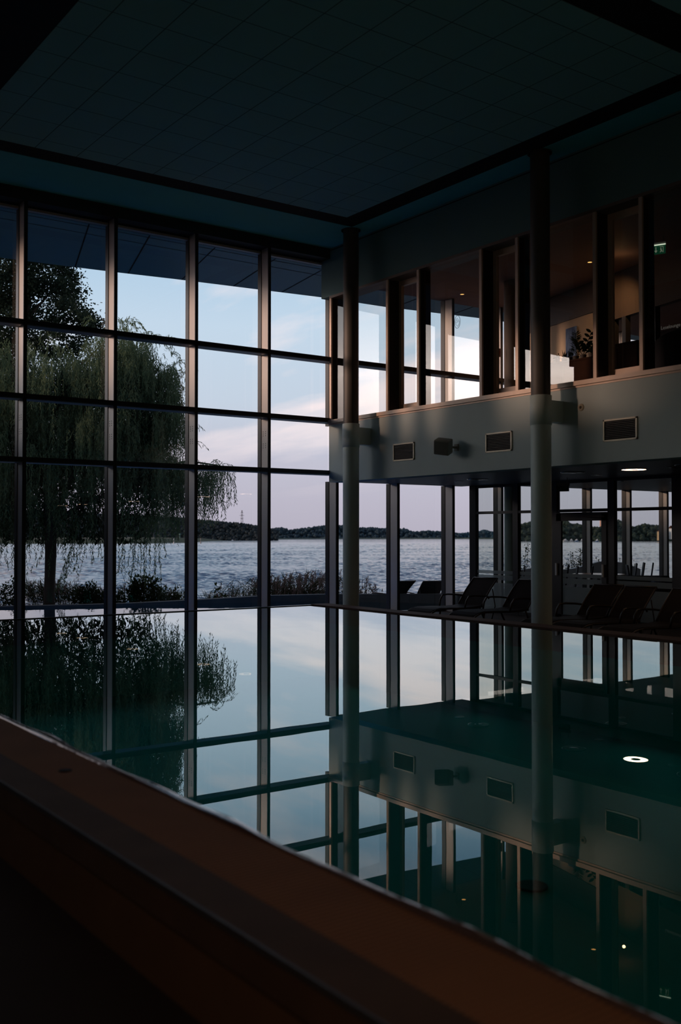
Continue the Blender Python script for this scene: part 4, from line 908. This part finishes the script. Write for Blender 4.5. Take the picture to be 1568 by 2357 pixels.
# planter cabinet, plants
def cab(x, y, rz, w, d, h, label):
    t = empty('planter_cabinet', (x, y, ZS-.03), rz); tag(t, label, 'cabinet', 'dark wooden lounge cabinets')
    MB().box(-w/2, w/2, -d/2, d/2, 0, h-.04).build('carcass', MT['wood'], t)
    MB().box(-w/2-.015, w/2+.015, -d/2-.015, d/2+.015, h-.04, h).build('top_board', MT['wood'], t)
    for s in (-1, 1): MB().box((s-1)*w/4+.01+ (w/2*0), (s+1)*w/4-.01+0, -d/2-.012, -d/2, .04, h-.08).build('door_panel', MT['wood'], t)
    return t
pc = onX(1315, 860, 15.4); cab(15.4, pc.y, -PI/2+.05, 1.5, .42, 1.13, 'long dark planter cabinet below the canvas picture holding potted plants')
pc2 = onX(1442, 860, 14.6); cab(14.6, pc2.y, -PI/2, .85, .45, 1.08, 'dark wooden cabinet seen in the narrow window right of the plants')
pc3 = onX(1520, 860, 14.6); cab(14.7, pc3.y, -PI/2, .6, .45, 1.0, 'dark wooden cabinet under the Leselounge lettering beside the armchair')
ztop = ZS-.03+1.13
def pot_plant(px, kind, label):
    p = onX(px, 840, 15.35); t = empty('potted_plant', (p.x, p.y, ztop)); tag(t, label, 'plant', 'plants on the lounge cabinet')
    MB().lathe([(0, 0), (.045, 0), (.065, .09), (.058, .09), (.055, .08), (0, .08)], (0, 0), 16).build('pot', MT['brown'], t, smooth=False)
    m = MB(); P = []; Dd = []; R = np.array(Rt[:])
    if kind == 'rubber':
        segs = [(np.array([0, 0, .08]), R*.16+np.array([0, 0, .45])), (np.array([0, 0, .08]), R*-.10+np.array([0, 0, .25])), (np.array([0, 0, .08]), R*.2+np.array([0, 0, .2]))]
        for a, c_ in segs:
            m.tube([Vector(a), Vector((a+c_)/2+R*-.02), Vector(a+c_)], .006, 5)
            for i in range(8):
                f = .3+.7*i/7; q = a+c_*f; sd = (-1)**i; P.append(q); Dd.append(R*sd*.9+np.array([.1, 0, .55]))
        m.build('stem', MT['plant'], t); 
        P = np.array(P); D_ = np.array(Dd); D_ /= np.linalg.norm(D_, axis=1, keepdims=True); Vn = np.cross(D_, np.array((Fw.x, Fw.y, 0))); Vn /= np.linalg.norm(Vn, axis=1, keepdims=True)
        prof = [(0, .0), (.25, .8), (.5, 1), (.8, .7), (1, 0), (.8, -.7), (.5, -1), (.25, -.8)]
        V = np.stack([P+D_*.125*a_+Vn*.030*b_ for a_, b_ in prof], axis=1); npmesh('leaves', V, 8, MT['plant'], t)
    elif kind == 'conifer':
        m.tube([(0, 0, .08), (0, 0, .55)], .006, 5); m.build('stem', MT['plant'], t)
        for k in range(240):
            z = RNG.uniform(.1, .55); r = .13*(1-(z-.1)/.6); a = RNG.uniform(0, 6.28); P.append([math.cos(a)*r*.3, math.sin(a)*r*.3, z]); Dd.append([math.cos(a), math.sin(a), .5])
        leaves(P, Dd, .11, .014, MT['plant'], 'leaves', t)
    elif kind == 'spikes':
        for k in range(14): P.append([RNG.normal()*.03, RNG.normal()*.03, .08]); Dd.append([RNG.normal()*.3, RNG.normal()*.3, 1])
        leaves(P, Dd, .16, .02, MT['plant'], 'leaves', t)
    else:
        for k in range(30): a = RNG.normal(size=3)*.03; P.append([a[0], a[1], .1+abs(a[2])]); Dd.append(RNG.normal(size=3)+np.array([0, 0, .6]))
        leaves(P, Dd, .055, .045, MT['plant'], 'leaves', t)
pot_plant(1343, 'rubber', 'rubber plant with broad oval leaves at right end of the lounge cabinet'); pot_plant(1326, 'conifer', 'small feathery upright plant standing before the blue canvas')
pot_plant(1312, 'spikes', 'low spiky potted plant left of the feathery plant'); pot_plant(1300, 'spikes', 'thin spiky potted plant second from left on the lounge cabinet'); pot_plant(1282, 'round', 'tiny round leaved potted plant at left end of the lounge cabinet'); pot_plant(1362, 'round', 'small leafy potted plant beside the dark fin')
pa = onX(1556, 850, 14.0); t = empty('armchair', (14.0, pa.y, ZS-.03), 2.3); tag(t, 'dark curved armchair at the right picture edge of the upstairs lounge', 'armchair')
m = MB(); 
for r0, z0, z1 in ((.36, .1, .95),):
    n0 = 20
    for i in range(n0): 
        a0 = PI*.0+PI*1.15*i/n0; a1 = PI*1.15*(i+1)/n0
        for (ra, rb) in ((r0, r0+.07),):
            q = [(math.cos(a)*r, math.sin(a)*r) for a in (a0, a1) for r in (ra, rb)]; zt0 = z0+.55+.32*math.sin(min(PI, a0/1.15)); zt1 = z0+.55+.32*math.sin(min(PI, a1/1.15))
            m.quad((*q[0], z0), (*q[2], z0), (*q[2], zt1), (*q[0], zt0)); m.quad((*q[3], z0), (*q[1], z0), (*q[1], zt0), (*q[3], zt1)); m.quad((*q[0], zt0), (*q[2], zt1), (*q[3], zt1), (*q[1], zt0))
m.build('shell_backrest', MT['cloth'], t); MB().lathe([(0, .12), (.35, .12), (.35, .42), (.3, .45), (0, .45)], (0, 0), 24).build('seat', MT['cloth'], t)
for s in range(4): a = PI/4+s*PI/2; MB().tube([(.25*math.cos(a), .25*math.sin(a), .12), (.28*math.cos(a), .28*math.sin(a), 0)], .015, 6).build('leg', MT['steel'], t)

# ------------------------------------------------------------------ lamps
def light(kind, name, loc, energy, col, **k):
    l = bpy.data.lights.new(name, kind); l.energy = energy; l.color = col
    for a, b_ in k.items(): setattr(l, a, b_)
    o = bpy.data.objects.new(name, l); C.objects.link(o); o.location = loc; return o
light('POINT', 'lounge lamp glow', (15.6, 12.6, 6.4), .8, (1, .55, .25), shadow_soft_size=.03)
l_ = light('SPOT', 'lounge wall washer', (15.7, 13.0, 6.6), 60, (1, .52, .22), shadow_soft_size=.03, spot_size=1.9, spot_blend=1); l_.rotation_euler = (0, math.radians(-42), math.radians(20)); l_.rotation_euler = (Vector((17.0, 14.2, 4.6))-Vector((15.7, 13.0, 6.6))).to_track_quat('-Z', 'Y').to_euler()
light('POINT', 'lounge lamp glow', (15.5, 8.0, 6.4), 1.2, (1, .5, .25), shadow_soft_size=.03)
light('POINT', 'aisle lamp glow', (-1.0, -1.0, 3.2), 78, (1, .60, .33), shadow_soft_size=.05)
for y_ in (5, 8, 11, 14): light('AREA', 'underwater teal fill', (PX1-.08, y_, -.45), .6, (.12, 1, .95), size=.5).rotation_euler = (0, PI/2, 0)  # added fill lights, out of view, that brighten the teal basin
for x_ in (8, 12): light('AREA', 'outdoor pool blue fill', (x_, YG+.4, -.8), 14, (.15, .6, 1), size=.5).rotation_euler = (PI/2, 0, 0)  # added fill lights that lift the blue of the outdoor basin

# ------------------------------------------------------------------ sky
so = light('SUN', 'low evening sun', (-20, 25, 8), 2.7, (1, .60, .42), angle=math.radians(4))
sa, se = math.radians(-64), math.radians(5.5); so.rotation_euler = (-Vector((math.sin(sa)*math.cos(se), math.cos(sa)*math.cos(se), math.sin(se)))).to_track_quat('-Z', 'Y').to_euler()
w = bpy.data.worlds.new('dusk sky'); bpy.context.scene.world = w; w.use_nodes = True; nt = w.node_tree; nt.nodes.clear()
out = N(nt, 'ShaderNodeOutputWorld'); bg = N(nt, 'ShaderNodeBackground'); nt.links.new(bg.outputs[0], out.inputs[0])
tc = N(nt, 'ShaderNodeTexCoord'); sp = N(nt, 'ShaderNodeSeparateXYZ'); nt.links.new(tc.outputs['Generated'], sp.inputs[0])
cr = N(nt, 'ShaderNodeValToRGB'); nt.links.new(sp.outputs['Z'], cr.inputs[0]); e = cr.color_ramp
stops = [(0, (160, 154, 167)), (.03, (165, 160, 173)), (.07, (170, 168, 181)), (.13, (173, 183, 196)), (.20, (172, 188, 203)), (.26, (156, 180, 200)), (.33, (98, 136, 170)), (.48, (60, 95, 134)), (1, (50, 75, 108))]
while len(e.elements) < len(stops): e.elements.new(.5)
for el, (p_, c_) in zip(e.elements, stops): el.position = p_; el.color = (*lin(c_), 1)
# clouds: project the direction on a high plane
def math_(op, a, b_=None, clamp=False):
    n_ = N(nt, 'ShaderNodeMath', operation=op, use_clamp=clamp)
    for i, v in enumerate((a, b_)):
        if v is None: continue
        if isinstance(v, (int, float)): n_.inputs[i].default_value = v
        else: nt.links.new(v, n_.inputs[i])
    return n_.outputs[0]
zz = math_('ADD', math_('MAXIMUM', sp.outputs['Z'], 0.0), .10)
cx = math_('DIVIDE', sp.outputs['X'], zz); cy = math_('DIVIDE', sp.outputs['Y'], zz); cb = N(nt, 'ShaderNodeCombineXYZ'); nt.links.new(cx, cb.inputs[0]); nt.links.new(cy, cb.inputs[1])
mp = N(nt, 'ShaderNodeMapping'); mp.inputs['Rotation'].default_value = (0, 0, .9); mp.inputs['Scale'].default_value = (1.0, .42, 1); mp.inputs['Location'].default_value = (2.3, .7, 0); nt.links.new(cb.outputs[0], mp.inputs[0])
nz = N(nt, 'ShaderNodeTexNoise'); nz.inputs['Scale'].default_value = 1.15; nz.inputs['Detail'].default_value = 6; nz.inputs['Roughness'].default_value = .55; nt.links.new(mp.outputs[0], nz.inputs['Vector'])
mr = N(nt, 'ShaderNodeMapRange'); mr.inputs['From Min'].default_value = .47; mr.inputs['From Max'].default_value = .62; nt.links.new(nz.outputs[0], mr.inputs['Value'])
mx = N(nt, 'ShaderNodeMix', data_type='RGBA'); nt.links.new(math_('MULTIPLY', math_('MULTIPLY', mr.outputs[0], math_('MULTIPLY', math_('SUBTRACT', sp.outputs['Z'], .035), 9.0, True)), .95), mx.inputs['Factor']); nt.links.new(cr.outputs[0], mx.inputs['A']); mx.inputs['B'].default_value = (*lin((228, 210, 208)), 1)
# sunset glow low in the north-west, left of the picture
ga = math.radians(-50); gd = (math.sin(ga), math.cos(ga), .07); l_ = math.sqrt(sum(v*v for v in gd)); gd = tuple(v/l_ for v in gd)
dt_ = N(nt, 'ShaderNodeVectorMath', operation='DOT_PRODUCT'); nt.links.new(tc.outputs['Generated'], dt_.inputs[0]); dt_.inputs[1].default_value = gd
g1 = math_('POWER', math_('MAXIMUM', dt_.outputs['Value'], 0.0), 34.0)
g2 = math_('POWER', math_('MAXIMUM', dt_.outputs['Value'], 0.0), 6.0)
gz = math_('POWER', 2.718, math_('MULTIPLY', math_('ABSOLUTE', math_('SUBTRACT', sp.outputs['Z'], .155)), -15.0))
warm = N(nt, 'ShaderNodeMix', data_type='RGBA'); nt.links.new(math_('MULTIPLY', math_('MAXIMUM', sp.outputs['Z'], 0.0), 4.5, True), warm.inputs['Factor']); warm.inputs['A'].default_value = (1.0, .50, .26, 1); warm.inputs['B'].default_value = (.95, .90, .85, 1)
gs = math_('MULTIPLY', math_('ADD', math_('MULTIPLY', g1, 6.0), math_('MULTIPLY', g2, 1.6)), gz)
add = N(nt, 'ShaderNodeMix', data_type='RGBA', blend_type='ADD'); add.inputs['Factor'].default_value = 1
sc = N(nt, 'ShaderNodeVectorMath', operation='SCALE'); nt.links.new(warm.outputs['Result'], sc.inputs[0]); nt.links.new(gs, sc.inputs['Scale'])
nt.links.new(mx.outputs['Result'], add.inputs['A']); nt.links.new(sc.outputs[0], add.inputs['B']); nt.links.new(add.outputs['Result'], bg.inputs[0]); bg.inputs[1].default_value = 1.5

S = bpy.context.scene
S.view_settings.view_transform = 'Standard'; S.view_settings.look = 'None'; S.view_settings.exposure = 0; S.view_settings.gamma = 1
S.cycles.max_bounces = 8; S.cycles.diffuse_bounces = 3; S.cycles.glossy_bounces = 4; S.cycles.transparent_max_bounces = 24; S.cycles.transmission_bounces = 4
S.cycles.sample_clamp_indirect = 3; S.cycles.use_denoising = True; S.cycles.caustics_reflective = True
